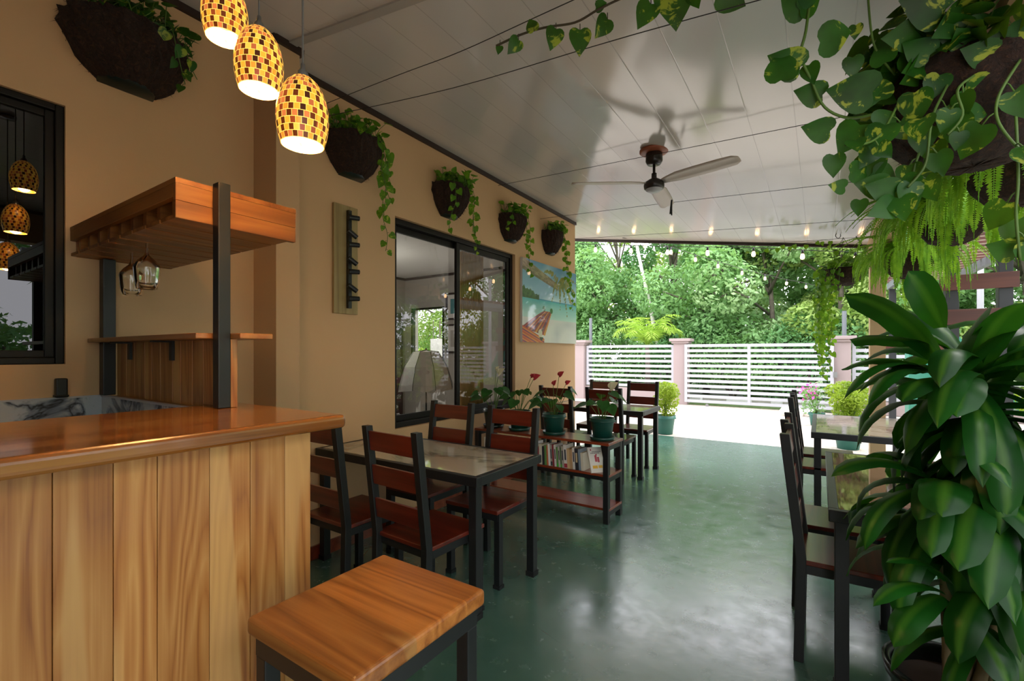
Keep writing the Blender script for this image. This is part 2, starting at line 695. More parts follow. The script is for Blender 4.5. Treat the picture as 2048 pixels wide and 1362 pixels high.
def tag(o, label=None, cat=None, group=None, kind=None):
    if label:
        o['label'] = label
    if cat:
        o['category'] = cat
    if group:
        o['group'] = group
    if kind:
        o['kind'] = kind
    return o


def thing(name, label, cat, loc=(0, 0, 0), rz=0.0, group=None):
    o = bpy.data.objects.new(name, None)
    o.empty_display_size = 0.1
    COL.objects.link(o)
    o.location = loc
    o.rotation_euler = (0, 0, rz)
    return tag(o, label, cat, group)


def kids(o):
    return [c for c in list(COL.objects) if c.parent == o]


def dup(root, loc, rz, label, group=None):
    r = root.copy()
    COL.objects.link(r)
    r.location = loc
    r.rotation_euler = (0, 0, rz)
    r['label'] = label
    if group:
        r['group'] = group
    for ch in kids(root):
        c = ch.copy()
        COL.objects.link(c)
        c.parent = r
        for g in kids(ch):
            d = g.copy()
            COL.objects.link(d)
            d.parent = c
    return r


def box(name, mat, x0, x1, y0, y1, z0, z1, parent=None, bevel=0.0):
    return MB().box(x0, x1, y0, y1, z0, z1).build(name, mat, parent, bevel=bevel)


def struct(o):
    o['kind'] = 'structure'
    return o


# ------------------------------------------------------------------ structure
XW = -2.85
# floor slab
struct(box('floor', 'floor_green', -3.0, 1.25, -4.0, 7.94, -0.12, 0.0))
# joint line across the slab near its outer end
g = MB()
g.box(-80, 60, -30, 13.4, -0.2, -0.03)
struct(g.build('ground_gravel', 'gravel_white'))
struct(box('ground_grass', 'grass_ground', -80, 60, 13.4, 90, -0.2, -0.02))

# left wall with two openings
W1 = (-0.75, 0.64, 1.34, 2.51)
W2 = (2.60, 4.37, 0.775, 2.495)
m = MB()
xs = (-3.02, XW)


def wbox(y0, y1, z0, z1):
    m.box(xs[0], xs[1], y0, y1, z0, z1)


TOP = 3.6
wbox(-4.0, W1[0], 0, TOP)
wbox(W1[0], W1[1], 0, W1[2])
wbox(W1[0], W1[1], W1[3], TOP)
wbox(W1[1], W2[0], 0, TOP)
wbox(W2[0], W2[1], 0, W2[2])
wbox(W2[0], W2[1], W2[3], TOP)
wbox(W2[1], 5.9, 0, TOP)
struct(m.build('wall_left', 'wall_beige'))
struct(box('trim_1', 'pilaster_beige', XW - 0.01, -2.605, 1.48, 1.625, 0, cz(-2.7, 1.5) + 0.02))
struct(box('baseboard_left', 'red_wood_shelf', XW - 0.005, XW + 0.015, 1.63, 5.88, 0, 0.09))
struct(box('wall_daylight_blocker', 'wall_beige', 0.472, 0.62, -4.0, -1.3, 0, 2.45))  # unseen wall added to hold back daylight near the bar
struct(box('wall_back', 'wall_beige', -3.0, 0.6, -4.1, -4.0, 0, 3.6))

# sloping ceiling slab
m = MB()
x0, x1, y0, y1 = -4.3, 0.62, -4.0, 7.0
vs = [(x, y, cz(x, y) + dz) for dz in (0, 0.05) for y in (y0, y1) for x in (x0, x1)]
b = m.verts(vs)
for q in ((0, 2, 3, 1), (4, 5, 7, 6), (0, 1, 5, 4), (2, 6, 7, 3), (0, 4, 6, 2), (1, 3, 7, 5)):
    m.face([b + i for i in q])
struct(m.build('ceiling', 'ceiling_pvc'))
# strip joint across the ceiling over the bar
m = MB()
m.bar((-2.84, 1.57, cz(-2.84, 1.57) - 0.004), (0.45, 1.57, cz(0.45, 1.57) - 0.004), 0.05, 0.012)
struct(m.build('trim_2', 'grey_wall'))
# dark cornice strips along the left wall, stepping round the pilaster
m = MB()


def corn(pts):
    for p, q in zip(pts, pts[1:]):
        a = Vector((p[0], p[1], cz(p[0], p[1]) - 0.02))
        c = Vector((q[0], q[1], cz(q[0], q[1]) - 0.02))
        m.bar(a, c, 0.022, 0.04)


corn([(XW + 0.012, -4), (XW + 0.012, 1.47), (-2.594, 1.47), (-2.594, 1.636), (XW + 0.012, 1.636), (XW + 0.012, 5.9)])
struct(m.build('trim_3', 'dark_trim'))
# outer roof edge strip
m = MB()
m.bar((-4.3, 7.01, cz(-4.3, 7) + 0.005), (0.62, 7.01, cz(0.62, 7) + 0.005), 0.03, 0.09)
struct(m.build('trim_4', 'dark_trim'))
# beam and columns on the open side
m = MB()
b = m.verts([(x, y, z) for y in (-4.0, 7.0) for (x, z) in ((0.47, cz(0.47, y)), (0.62, cz(0.62, y)), (0.62, 2.44), (0.47, 2.44))])
for q in ((0, 1, 2, 3), (7, 6, 5, 4), (0, 4, 5, 1), (1, 5, 6, 2), (2, 6, 7, 3), (3, 7, 4, 0)):
    m.face([b + i for i in q])
struct(m.build('trim_5', 'fascia_paint'))
struct(box('trim_6', 'dark_trim', 0.455, 0.472, -4.0, 7.0, 2.71, 2.735))
struct(box('column', 'fascia_paint', 0.473, 0.612, 6.6, 6.78, 0, 2.46))
o = bpy.data.objects['trim_6']
# follow the slope of the ceiling edge
o.location.z = cz(0.46, 1.5) - 2.735

# inner room seen through the sliding window
m = MB()
m.box(-6.2, -6.1, 1.6, 6.0, 0, 2.8)
struct(m.build('wall_inner_left', 'grey_wall'))
m = MB()
WI = (-5.93, -5.18, 0.95, 2.16)
m.box(-6.2, WI[0], 5.8, 5.95, 0, 2.8)
m.box(WI[1], -3.02, 5.8, 5.95, 0, 2.8)
m.box(WI[0], WI[1], 5.8, 5.95, 0, WI[2])
m.box(WI[0], WI[1], 5.8, 5.95, WI[3], 2.8)
struct(m.build('wall_inner_back', 'grey_wall'))
struct(box('wall_inner_front', 'grey_wall', -6.2, -3.02, 1.5, 1.6, 0, 2.8))
struct(box('floor_inner', 'concrete', -6.2, -3.02, 1.5, 5.95, -0.1, 0.0))
struct(box('ceiling_inner', 'white_fabric', -6.2, -3.02, 1.5, 5.95, 2.7, 2.8))
m = MB()
m.bar((-6.09, 1.6, 2.68), (-6.09, 5.79, 2.68), 0.02, 0.04)
m.bar((-6.09, 5.79, 2.68), (-3.03, 5.79, 2.68), 0.02, 0.04)
struct(m.build('trim_7', 'dark_trim'))


def framed_window(name, x, y0, y1, z0, z1, panes, fm, gm, depth=0.05, t=0.045, s_=0.05):
    """window in a wall of constant x; panes = list of (ya, yb, dx)"""
    root = thing(name, None, None, ((x, (y0 + y1) / 2, z0)))
    root['kind'] = 'structure'
    ox, oy, oz = x, (y0 + y1) / 2, z0
    m = MB()
    for (a, b_, c, d) in ((y0, y0 + t, z0, z1), (y1 - t, y1, z0, z1), (y0 + t, y1 - t, z0, z0 + t), (y0 + t, y1 - t, z1 - t, z1)):
        m.box(-depth, depth, a - oy, b_ - oy, c - oz, d - oz)
    m.build('window_frame', fm, root, bevel=0.004)
    for (ya, yb, dx) in panes:
        m = MB()
        for (a, b_, c, d) in ((ya, ya + s_, z0 + t, z1 - t), (yb - s_, yb, z0 + t, z1 - t), (ya + s_, yb - s_, z0 + t, z0 + t + s_), (ya + s_, yb - s_, z1 - t - s_, z1 - t)):
            m.box(dx - 0.015, dx + 0.015, a - oy, b_ - oy, c - oz, d - oz)
        sh = m.build('sash', fm, root, bevel=0.003)
        m = MB()
        m.box(dx - 0.002, dx + 0.002, ya + s_ - 0.01 - oy, yb - s_ + 0.01 - oy, z0 + t + s_ - 0.01 - oz, z1 - t - s_ + 0.01 - oz)
        m.build('pane', gm, sh)
    return root


struct(box('wall_inner_bar', 'dark_trim', -4.0, -3.9, -1.5, 1.5, 0, 3.0))
framed_window('window_1', -2.90, W1[0], W1[1], W1[2], W1[3], [(-0.721, 0.611, 0.0)], 'dark_bronze', 'tinted_glass', 0.035, 0.03, 0.032)
framed_window('window_2', -2.935, W2[0], W2[1], W2[2], W2[3], [(2.65, 3.52, -0.02), (3.42, 4.325, 0.02)], 'dark_bronze', 'window_glass')
# window of the inner room, open to the garden
root = thing('window_3', None, None, (-5.555, 5.8, WI[2]))
root['kind'] = 'structure'
m = MB()
w2 = (WI[1] - WI[0]) / 2
for (a, b_, c, d) in ((-w2, -w2 + 0.03, 0, 1.21), (w2 - 0.03, w2, 0, 1.21), (-w2, w2, 0, 0.03), (-w2, w2, 1.18, 1.21)):
    m.box(a, b_, -0.02, 0.05, c, d)
m.build('window_frame', 'dark_bronze', root)
# brown panelled door in the inner room
root = thing('door_1', None, None, (-6.08, 5.2, 0))
root['kind'] = 'structure'
m = MB()
m.box(-0.02, 0.03, -0.42, 0.5, 0, 2.08)
for z0_, z1_ in ((0.15, 0.95), (1.1, 1.95)):
    m.box(0.03, 0.04, -0.3, 0.38, z0_, z1_)
    m.box(0.04, 0.05, -0.24, 0.32, z0_ + 0.06, z1_ - 0.06)
m.build('door_leaf', 'brown_door', root, bevel=0.004)
m = MB()
m.tube([(0.05, -0.35, 1.0), (0.1, -0.35, 1.0), (0.1, -0.25, 1.0)], 0.01)
m.build('door_handle', 'metal', root)

for i, (z0_, z1_, x_) in enumerate(((1.93, 2.37, -4.95), (1.39, 1.86, -4.95))):
    p_ = thing('picture_frame', ('upper dark framed picture' if i == 0 else 'lower dark framed picture') + ' on the wall seen through the sliding window', 'picture', (x_, 5.79, z0_), 0, None)
    m = MB()
    hh = z1_ - z0_
    for (a, b_, c, d) in ((-0.17, -0.14, 0, hh), (0.14, 0.17, 0, hh), (-0.14, 0.14, 0, 0.03), (-0.14, 0.14, hh - 0.03, hh)):
        m.box(a, b_, -0.03, 0.005, c, d)
    m.build('frame', 'dark_trim', p_)
    box('print', 'white_fabric', -0.14, 0.14, -0.01, 0.0, 0.03, hh - 0.03, p_)
    box('print_motif', 'picture_teal' if i == 0 else 'grey_wall', -0.08, 0.08, -0.013, -0.01, 0.1, hh - 0.1, p_)

# round lamp on the inner ceiling
t = thing('ceiling_lamp', 'round white ceiling lamp inside the room behind the sliding window', 'lamp', (-4.9, 3.9, 2.70))
MB().lathe([(0.0, -0.06), (0.14, -0.05), (0.17, -0.01), (0.17, 0.0)], 24).build('diffuser', 'lamp_disc', t, True)
pl = bpy.data.lights.new('inner_room_fill', 'POINT')  # added fill light, stands in for daylight from the room's other windows
pl.energy = 17
pl.color = (1, 0.93, 0.84)
pl.shadow_soft_size = 0.15
po = bpy.data.objects.new('inner_room_fill', pl)
COL.objects.link(po)
po.parent = t
po.location = (0, 0, -0.8)

# curtain behind the right pane
m = MB()
nn = 60
ys = [3.74 + 0.36 * i / nn for i in range(nn + 1)]
b = m.verts([(-3.12 + 0.03 * math.sin(i * 1.1) + 0.008 * math.sin(i * 2.7), y, z) for z in (0.01, 2.45) for i, y in enumerate(ys)])
for i in range(nn):
    m.face((b + i, b + i + 1, b + nn + 2 + i, b + nn + 1 + i))
c_ = thing('curtain', 'golden beige curtain hanging inside the right half of the sliding window', 'curtain', (0, 0, 0))
m.build('curtain_cloth', 'curtain', c_, True, solid=0.004)
MB().tube([(-3.12, 3.3, 2.47), (-3.12, 4.3, 2.47)], 0.012).build('curtain_rod', 'dark_bronze', c_)

# white photographic umbrella inside the room
u_ = thing('umbrella', 'large white fabric umbrella standing inside behind the sliding window', 'umbrella', (-4.05, 4.2, 0.0))
u_.scale = (0.8, 0.8, 1.0)
m = MB()
N = 8
rings = []
for (r, z) in ((0.015, 1.42), (0.2, 1.40), (0.34, 1.22), (0.42, 1.02), (0.43, 0.95)):
    rings.append(m.verts([(r * math.cos(2 * PI * k / N + 0.3), r * math.sin(2 * PI * k / N + 0.3), z - (0.03 if k % 2 and r > .4 else 0)) for k in range(N)]))
for a, b_ in zip(rings, rings[1:]):
    for k in range(N):
        m.face((a + k, a + (k + 1) % N, b_ + (k + 1) % N, b_ + k))
m.build('umbrella_cloth', 'white_fabric', u_, solid=0.003)
m = MB()
for k in range(N):
    a_ = 2 * PI * k / N + 0.3
    m.tube([(r * math.cos(a_), r * math.sin(a_), z) for (r, z) in ((0.01, 1.425), (0.2, 1.405), (0.345, 1.225), (0.425, 1.02), (0.435, 0.95))], 0.004, 5)
m.build('ribs', 'black_paint', u_)
m = MB()
m.tube([(0, 0, 0.02), (0, 0, 1.45)], 0.012, 8)
for k in range(3):
    a_ = 2 * PI * k / 3
    m.tube([(0, 0, 0.55), (0.38 * math.cos(a_), 0.38 * math.sin(a_), 0.01)], 0.01, 6)
m.build('stand', 'black_paint', u_)

# ------------------------------------------------------------------ chairs
CS = 0.41


def make_chair(label):
    t = thing('dining_chair', label, 'chair')
    # local frame: faces +Y, back at y=0; x centred
    hw = CS / 2
    box('seat', 'red_wood_x', -hw + 0.005, hw - 0.005, 0.03, 0.44, 0.44, 0.462, t, 0.004)
    m = MB()
    for a, b_, c, d in ((-hw + 0.02, hw - 0.02, 0.04, 0.075), (-hw + 0.02, hw - 0.02, 0.395, 0.43), (-hw + 0.01, -hw + 0.045, 0.04, 0.43), (hw - 0.045, hw - 0.01, 0.04, 0.43)):
        m.box(a, b_, c, d, 0.40, 0.439)
    m.build('seat_frame', 'black_paint', t)
    for sx in (-1, 1):
        x = sx * (hw - 0.02)
        m = MB()
        b = m.verts([(x + a * 0.02, y + c * 0.02, z) for (y, z) in ((0.02, 0.0), (0.03, 0.46), (-0.035, 1.02)) for a, c in ((-1, -1), (1, -1), (1, 1), (-1, 1))])
        m.face([b + i for i in (3, 2, 1, 0)])
        m.face([b + 8 + i for i in range(4)])
        for k in (0, 4):
            for i in range(4):
                j = (i + 1) % 4
                m.face((b + k + i, b + k + j, b + k + 4 + j, b + k + 4 + i))
        m.build('rear_post', 'black_paint', t, bevel=0.003)
        m = MB()
        m.box(x - 0.02, x + 0.02, 0.385, 0.425, 0, 0.44)
        lg = m.build('front_leg', 'black_paint', t, bevel=0.003)
        MB().box(x - 0.024, x + 0.024, 0.381, 0.429, 0, 0.022).build('foot_cap', 'rubber', lg)
    for zt in (0.995, 0.82, 0.645):
        zb = zt - 0.1
        yt = 0.03 - 0.065 * (zt - 0.46) / 0.56
        yb = 0.03 - 0.065 * (zb - 0.46) / 0.56
        m = MB()
        x = hw - 0.038
        b = m.verts([(sx * x, y + dy, z) for (y, z) in ((yb, zb), (yt, zt)) for dy in (-0.009, 0.009) for sx in (-1, 1)])
        for q in ((0, 2, 3, 1), (4, 5, 7, 6), (0, 1, 5, 4), (2, 6, 7, 3), (0, 4, 6, 2), (1, 3, 7, 5)):
            m.face([b + i for i in q])
        m.build('back_slat', 'red_wood_x', t, bevel=0.003)
    return t


chair0 = make_chair('x')
chair_used = [False]


def chair(x, y, rz, label, group):
    if not chair_used[0]:
        chair_used[0] = True
        chair0.location = (x, y, 0)
        chair0.rotation_euler = (0, 0, rz)
        chair0['label'] = label
        chair0['group'] = group
        return chair0
    return dup(chair0, (x, y, 0), rz, label, group)


GC = 'red and black dining chairs'
chair(-2.31, 1.565, 0, 'red and black slat-back chair half hidden behind the end of the bar counter', GC)
chair(-1.745, 1.60, R(-3), 'red and black slat-back chair, near side of the closest table, beside the wooden stool', GC)
chair(-2.33, 2.665, PI, 'red and black chair beyond the closest table, nearer the wall', GC)
chair(-1.77, 2.655, PI, 'red and black chair between the closest table and the bookshelf, aisle end', GC)
chair(-2.49, 4.68, 0, 'red and black chair behind the red anthurium pot, nearer the painting', GC)
chair(-1.93, 4.72, 0, 'red and black chair at the far left table, directly behind the white anthurium pot', GC)
chair(-2.48, 6.02, PI, 'red and black chair beyond the far left table, at the wall corner', GC)
chair(-1.93, 5.99, PI, 'red and black chair beyond the far left table, nearest the aisle', GC)
chair(-0.10, 2.66, -PI / 2, 'nearest red and black chair along the right aisle', GC)
chair(-0.13, 3.18, -PI / 2, 'second red and black chair along the right aisle', GC)
chair(-0.17, 4.70, -PI / 2, 'third red and black chair along the right aisle, at the pale far table', GC)
chair(-0.18, 5.26, -PI / 2, 'farthest red and black chair along the right aisle, nearest the driveway', GC)
chair(0.98, 2.70, PI / 2, 'red and black chair behind the leafy floor plant, nearest the camera on the open side', GC)
chair(0.98, 3.25, PI / 2, 'red and black chair on the open side of the near right table, farther one', GC)
chair(0.98, 4.85, PI / 2, 'red and black chair on the open side of the pale far right table', GC)

# ------------------------------------------------------------------ tables


def table(label, x0, x1, y0, y1, group='black framed tile-top tables', top='marble_grey'):
    cx_, cy_ = (x0 + x1) / 2, (y0 + y1) / 2
    t = thing('dining_table', label, 'table', (cx_, cy_, 0), 0, group)
    hx, hy = (x1 - x0) / 2, (y1 - y0) / 2
    m = MB()
    fr_ = 0.035
    for a, b_, c, d in ((-hx, hx, -hy, -hy + fr_), (-hx, hx, hy - fr_, hy), (-hx, -hx + fr_, -hy + fr_, hy - fr_), (hx - fr_, hx, -hy + fr_, hy - fr_)):
        m.box(a, b_, c, d, 0.70, 0.75)
    m.box(-hx + fr_, hx - fr_, -hy + fr_, hy - fr_, 0.715, 0.735)
    m.build('tabletop_frame', 'black_paint', t, bevel=0.004)
    box('tile_inlay', top, -hx + fr_, hx - fr_, -hy + fr_, hy - fr_, 0.736, 0.7495, t)
    for sx in (-1, 1):
        for sy in (-1, 1):
            x, y = sx * (hx - 0.045), sy * (hy - 0.045)
            m = MB()
            m.box(x - 0.025, x + 0.025, y - 0.025, y + 0.025, 0, 0.70)
            lg = m.build('leg', 'black_paint', t, bevel=0.003)
            MB().box(x - 0.029, x + 0.029, y - 0.029, y + 0.029, 0, 0.03).build('foot_cap', 'rubber', lg)
    return t


table('long tile-top table with black frame, closest on the left beside the bar', -2.835, -1.46, 1.88, 2.545)
table('tile-top table with black frame at the far left, beyond the bookshelf', -2.835, -1.60, 5.0, 5.66)
table('dark tile-top table on the right, half behind the leafy floor plant', 0.03, 0.72, 2.30, 3.67, top='marble_brown')
table('pale tile-top table at the far right near the driveway', -0.06, 0.66, 4.48, 5.85)

# ------------------------------------------------------------------ bar counter
t = thing('bar_counter', 'long bar counter with polished teak top and vertical teak boards, front left', 'counter', (0, 0, 0))
# one solid top so the edge can be rounded
m2 = MB()
m2.glued(0, [-1.88, -1.76, -1.64, -1.52, -1.40, -1.31, -1.225], [0.26, 0.11, 0.37, 0.2, 0.52, 0.31], (0, -2.5, 1.158), (0, 0.922, 1.2))
ct = m2.build('countertop', 'teak_top', t, bevel=0.014)
ct.modifiers['bevel'].segments = 4
m = MB()
y = 0.85
k = 0
wds = [0.083, 0.099, 0.102, 0.113, 0.082, 0.098, 0.10, 0.11, 0.12, 0.15, 0.13, 0.16, 0.14, 0.15, 0.13, 0.15, 0.14, 0.16, 0.15, 0.15, 0.14, 0.15]
while y > -2.4 and k < len(wds):
    m.p = random.random() * 0.9 + 0.05
    m.box(-1.33, -1.305 + random.uniform(-0.0008, 0.0008), y - wds[k] + 0.0012, y, 0.0, 1.158)
    y -= wds[k]
    k += 1
m.p = 0.44
m.box(-1.80, -1.33, 0.825, 0.85, 0.0, 1.158)
m.build('front_boards', 'teak_panel', t, bevel=0.0015)

# tiled splash behind the bar (wall side and partition side)
t = thing('tile_backsplash', 'white marble tile splash with dark veins behind the bar counter', 'tiles', (0, 0, 0))
m = MB()
for (a, b_) in ((-0.35, 0.05), (0.053, 0.42), (0.423, 0.775)):
    m.box(XW, XW + 0.012, a, b_, 0.85, 1.185)
for (a, b_) in ((-2.837, -2.40), (-2.397, -2.05), (-2.047, -1.885)):
    m.box(a, b_, 0.764, 0.776, 0.85, 1.185)
m.build('tiles', 'marble_white', t)
m = MB()
m.box(XW, XW + 0.016, -0.35, 0.775, 1.185, 1.192)
m.box(-2.837, -1.885, 0.760, 0.776, 1.185, 1.192)
m.build('edge_strip', 'white_paint', t)

# half partition and shelf
t = thing('bar_partition', 'half-height partition of vertical teak boards at the end of the bar', 'partition', (0, 0, 0))
m = MB()
x = XW + 0.069
k = 0
while x < -1.705:
    w_ = random.choice([0.09, 0.1, 0.115, 0.075])
    x2 = min(x + w_, -1.70)
    m.p = random.random() * 0.9 + 0.05
    m.box(x, x2 - 0.0015, 0.806, 0.828, 1.201 if x2 > -1.885 else 0.0, 1.438)
    x = x2
m.build('boards', 'teak_panel', t, bevel=0.001)
MB().box(-2.76, -1.885, 0.777, 0.8055, 0.9, 1.19).build('ledge', 'teak_shelf', t)
t = thing('bar_shelf', 'thin teak shelf board on top of the bar partition', 'shelf', (0, 0, 0))
MB().box(XW + 0.068, -1.745, 0.715, 0.92, 1.439, 1.458).box(XW + 0.002, XW + 0.068, 0.715, 0.76, 1.439, 1.458).box(-1.745, -1.64, 0.807, 0.92, 1.439, 1.458).build('board', 'teak_shelf', t, bevel=0.003)
for x in (-2.60, -2.16):
    m = MB()
    m.box(x - 0.012, x + 0.012, 0.794, 0.805, 1.36, 1.4385)
    m.box(x - 0.012, x + 0.012, 0.73, 0.794, 1.432, 1.4385)
    m.build('bracket', 'black_paint', t)

# overhead glass rack
t = thing('glass_rack', 'overhead teak wine glass rack on two black posts above the bar', 'rack', (0, 0, 0))
rx0, rx1, ry0, ry1 = XW + 0.003, -1.742, 0.655, 1.07
m = MB()
m.p = 0.2
m.box(rx0, rx1, ry0, ry1, 1.945, 1.962)
m.build('top_board', 'teak_rack_cross', t)
m = MB()
m.p = 0.5
m.box(rx0, rx1 - 0.02, ry0, ry0 + 0.02, 1.90, 1.9449)
m.box(rx0, rx1 - 0.02, ry1 - 0.02, ry1, 1.86, 1.9449)
m.box(rx0, rx0 + 0.02, ry0 + 0.02, ry1 - 0.02, 1.83, 1.9449)
m.build('fascia', 'teak_rack_cross', t, bevel=0.002)
m = MB()
m.p = 0.7
m.box(rx1 - 0.02, rx1, ry0, ry1, 1.888, 1.9449)
m.p = 0.3
m.box(rx1 - 0.02, rx1, ry0, ry1, 1.83, 1.8875)
m.build('end_board', 'teak_rack', t, bevel=0.002)
nr = 9
for i in range(nr):
    xc = rx0 + 0.05 + (rx1 - rx0 - 0.12) * i / (nr - 1)
    m = MB()
    m.p = 0.1 + 0.09 * i
    m.box(xc - 0.014, xc + 0.014, ry0 + 0.022, ry1 - 0.022, 1.845, 1.944)
    m.box(xc - 0.055, xc + 0.055, ry0 + 0.004, ry1 - 0.022, 1.832, 1.8449)
    m.build('hanging_rail', 'teak_rack', t)
m = MB()
m.box(-1.7415, -1.70, 0.765, 0.805, 1.2005, 1.972)
m.build('post', 'black_paint', t, bevel=0.003)
m = MB()
m.box(XW + 0.014, XW + 0.066, 0.755, 0.803, 1.1925, 1.831)
m.build('post', 'black_paint', t, bevel=0.003)


def wine_glass(x, y, label):
    t = thing('wine_glass', label, 'glass', (x, y, 1.880), 0, 'wine glasses hanging from the rack')
    prof_o = [(0.036, 0.0), (0.034, -0.003), (0.005, -0.010), (0.004, -0.03), (0.004, -0.07), (0.005, -0.085), (0.010, -0.098), (0.030, -0.118), (0.045, -0.142), (0.0455, -0.150), (0.041, -0.20), (0.036, -0.232)]
    prof_i = [(0.0352, -0.232), (0.0402, -0.20), (0.0446, -0.150), (0.044, -0.1435), (0.029, -0.1205), (0.010, -0.106), (0.0, -0.104)]
    MB().lathe([(0.0, 0.0)] + prof_o + prof_i, 28).build('glass_body', 'clear_glass', t, True)


wine_glass(-2.26, 0.75, 'stemmed wine glass hanging upside down, the nearer of two under the rack')
wine_glass(-2.55, 0.79, 'stemmed wine glass hanging upside down, the one nearer the wall')

t = thing('phone_holder', 'small black upright holder standing on the marble splash by the wall', 'holder', (-2.825, 0.62, 1.1925))
MB().box(-0.018, 0.018, -0.02, 0.02, 0, 0.085).box(-0.022, 0.022, -0.024, 0.024, 0, 0.012).build('body', 'black_paint', t, bevel=0.006)

# wall mounted bottle / hook rack on a pale board
t = thing('wall_rack', 'pale wooden board with black pegged metal rack on the wall by the pilaster', 'rack', (XW, 2.12, 1.67))
MB().box(0, 0.025, -0.10, 0.10, 0, 0.775).build('backboard', 'pine_board', t, bevel=0.003)
m = MB()
m.box(0.026, 0.05, 0.0, 0.028, 0.04, 0.74)
m.build('upright', 'black_paint', t)
for i in range(7):
    z = 0.105 + i * 0.096
    a_ = R(-42) if i % 2 else R(4)
    m = MB()
    dy = 0.06
    p0 = Vector((0.07, -0.015, z))
    p1 = p0 + Vector((0.02, math.cos(a_) * 0.075, math.sin(a_) * 0.06))
    m.tube([p0, p1], [0.019, 0.017], 12)
    m.tube([(0.045, 0.014, z), (0.075, 0.0, z)], 0.01, 8)
    m.build('peg', 'black_paint', t)

# ------------------------------------------------------------------ bar stool
t = thing('bar_stool', 'square bar stool with thick teak seat and black frame, front centre', 'stool', (-0.96, 0.80, 0))
m = MB()
m.glued(1, [-0.215, -0.045, -0.02, 0.135, 0.215], [0.28, 0.135, 0.41, 0.53], (-0.203, 0, 0.705), (0.203, 0, 0.75))
s_ = m.build('seat', 'teak_seat', t, bevel=0.012)
s_.modifiers['bevel'].segments = 4
m = MB()
for a, b_, c, d in ((-0.185, 0.185, -0.2, -0.165), (-0.185, 0.185, 0.165, 0.2), (-0.185, -0.15, -0.165, 0.165), (0.15, 0.185, -0.165, 0.165)):
    m.box(a, b_, c, d, 0.655, 0.7045)
m.build('seat_frame', 'black_paint', t)
for sx in (-1, 1):
    for sy in (-1, 1):
        x, y = sx * 0.165, sy * 0.18
        MB().box(x - 0.02, x + 0.02, y - 0.02, y + 0.02, 0, 0.655).build('leg', 'black_paint', t, bevel=0.003)
m = MB()
for sy in (-1, 1):
    m.box(-0.145, 0.145, sy * 0.18 - 0.012, sy * 0.18 + 0.012, 0.22, 0.25)
for sx in (-1, 1):
    m.box(sx * 0.165 - 0.012, sx * 0.165 + 0.012, -0.16, 0.16, 0.28, 0.31)
m.build('footrest', 'black_paint', t)

# ------------------------------------------------------------------ pendants
for (x, y, zt, lab) in ((-1.614, 0.746, 2.60, 'highest'), (-1.404, 0.745, 2.365, 'middle'), (-1.18, 0.745, 2.145, 'lowest')):
    t = thing('pendant_lamp', lab + ' of three lit mosaic pendant lamps over the bar', 'pendant lamp', (x, y, zt), 0, 'mosaic pendant lamps')
    prof = [(0.012, 0.0), (0.026, -0.006), (0.040, -0.02), (0.052, -0.04), (0.060, -0.062), (0.0655, -0.09), (0.067, -0.115), (0.0655, -0.14), (0.061, -0.165), (0.055, -0.187)]
    MB().lathe(prof, 48, uvs=(28, 13)).build('lamp_shade', 'mosaic_shade', t, True)
    MB().lathe([(r - 0.002, z - 0.0005) for r, z in prof], 48).build('shade_lining', 'shade_inner', t, True)
    zc = cz(x, y) - zt
    MB().tube([(0, 0, 0.03), (0, 0, zc - 0.02)], 0.003, 6).build('cord', 'metal', t)
    sk_ = MB().lathe([(0.0, 0.035), (0.006, 0.035), (0.007, 0.02), (0.014, 0.012), (0.016, 0.0), (0.014, -0.055)], 16).build('socket', 'metal', t, True)
    MB().lathe([(0.0, -0.055), (0.016, -0.06), (0.024, -0.085), (0.02, -0.11), (0.0, -0.122)], 16).build('bulb', 'lamp_bulb', sk_, True)
    MB().lathe([(0.0, zc), (0.045, zc - 0.004), (0.04, zc - 0.02), (0.0, zc - 0.024)], 20).build('ceiling_rose', 'metal', t, True)
    L = bpy.data.lights.new('pendant_light', 'POINT')
    L.energy = 4.0
    L.color = (1.0, 0.62, 0.26)
    L.shadow_soft_size = 0.03
    lo = bpy.data.objects.new('pendant_light', L)
    COL.objects.link(lo)
    lo.parent = t
    lo.location = (0, 0, -0.165)

# ------------------------------------------------------------------ ceiling fan
fx_, fy_ = -1.07, 3.61
fz = cz(fx_, fy_)
t = thing('ceiling_fan', 'three-blade ceiling fan hanging from the glossy ceiling', 'fan', (fx_, fy_, fz))
MB().lathe([(0.0, 0.02), (0.11, 0.0), (0.11, -0.012), (0.10, -0.02), (0.06, -0.025), (0.0, -0.025)], 28).build('mount_plate', 'terracotta', t, True)
MB().lathe([(0.05, -0.02), (0.062, -0.03), (0.064, -0.085), (0.05, -0.11), (0.0, -0.112)], 28).build('canopy', 'fan_dark', t, True)
MB().tube([(0, 0, -0.1), (0, 0, -0.25)], 0.0105, 10).tube([(0, 0, -0.18), (0, 0, -0.235)], 0.02, 12).build('downrod', 'fan_dark', t, True)
MB().lathe([(0.0, -0.215), (0.035, -0.225), (0.072, -0.25), (0.078, -0.27), (0.075, -0.295), (0.06, -0.305), (0.0, -0.307)], 32).build('motor_housing', 'fan_dark', t, True)
MB().lathe([(0.0, -0.325), (0.04, -0.322), (0.062, -0.308), (0.064, -0.300), (0.0, -0.300)], 32).build('light_cover', 'white_paint', t, True)
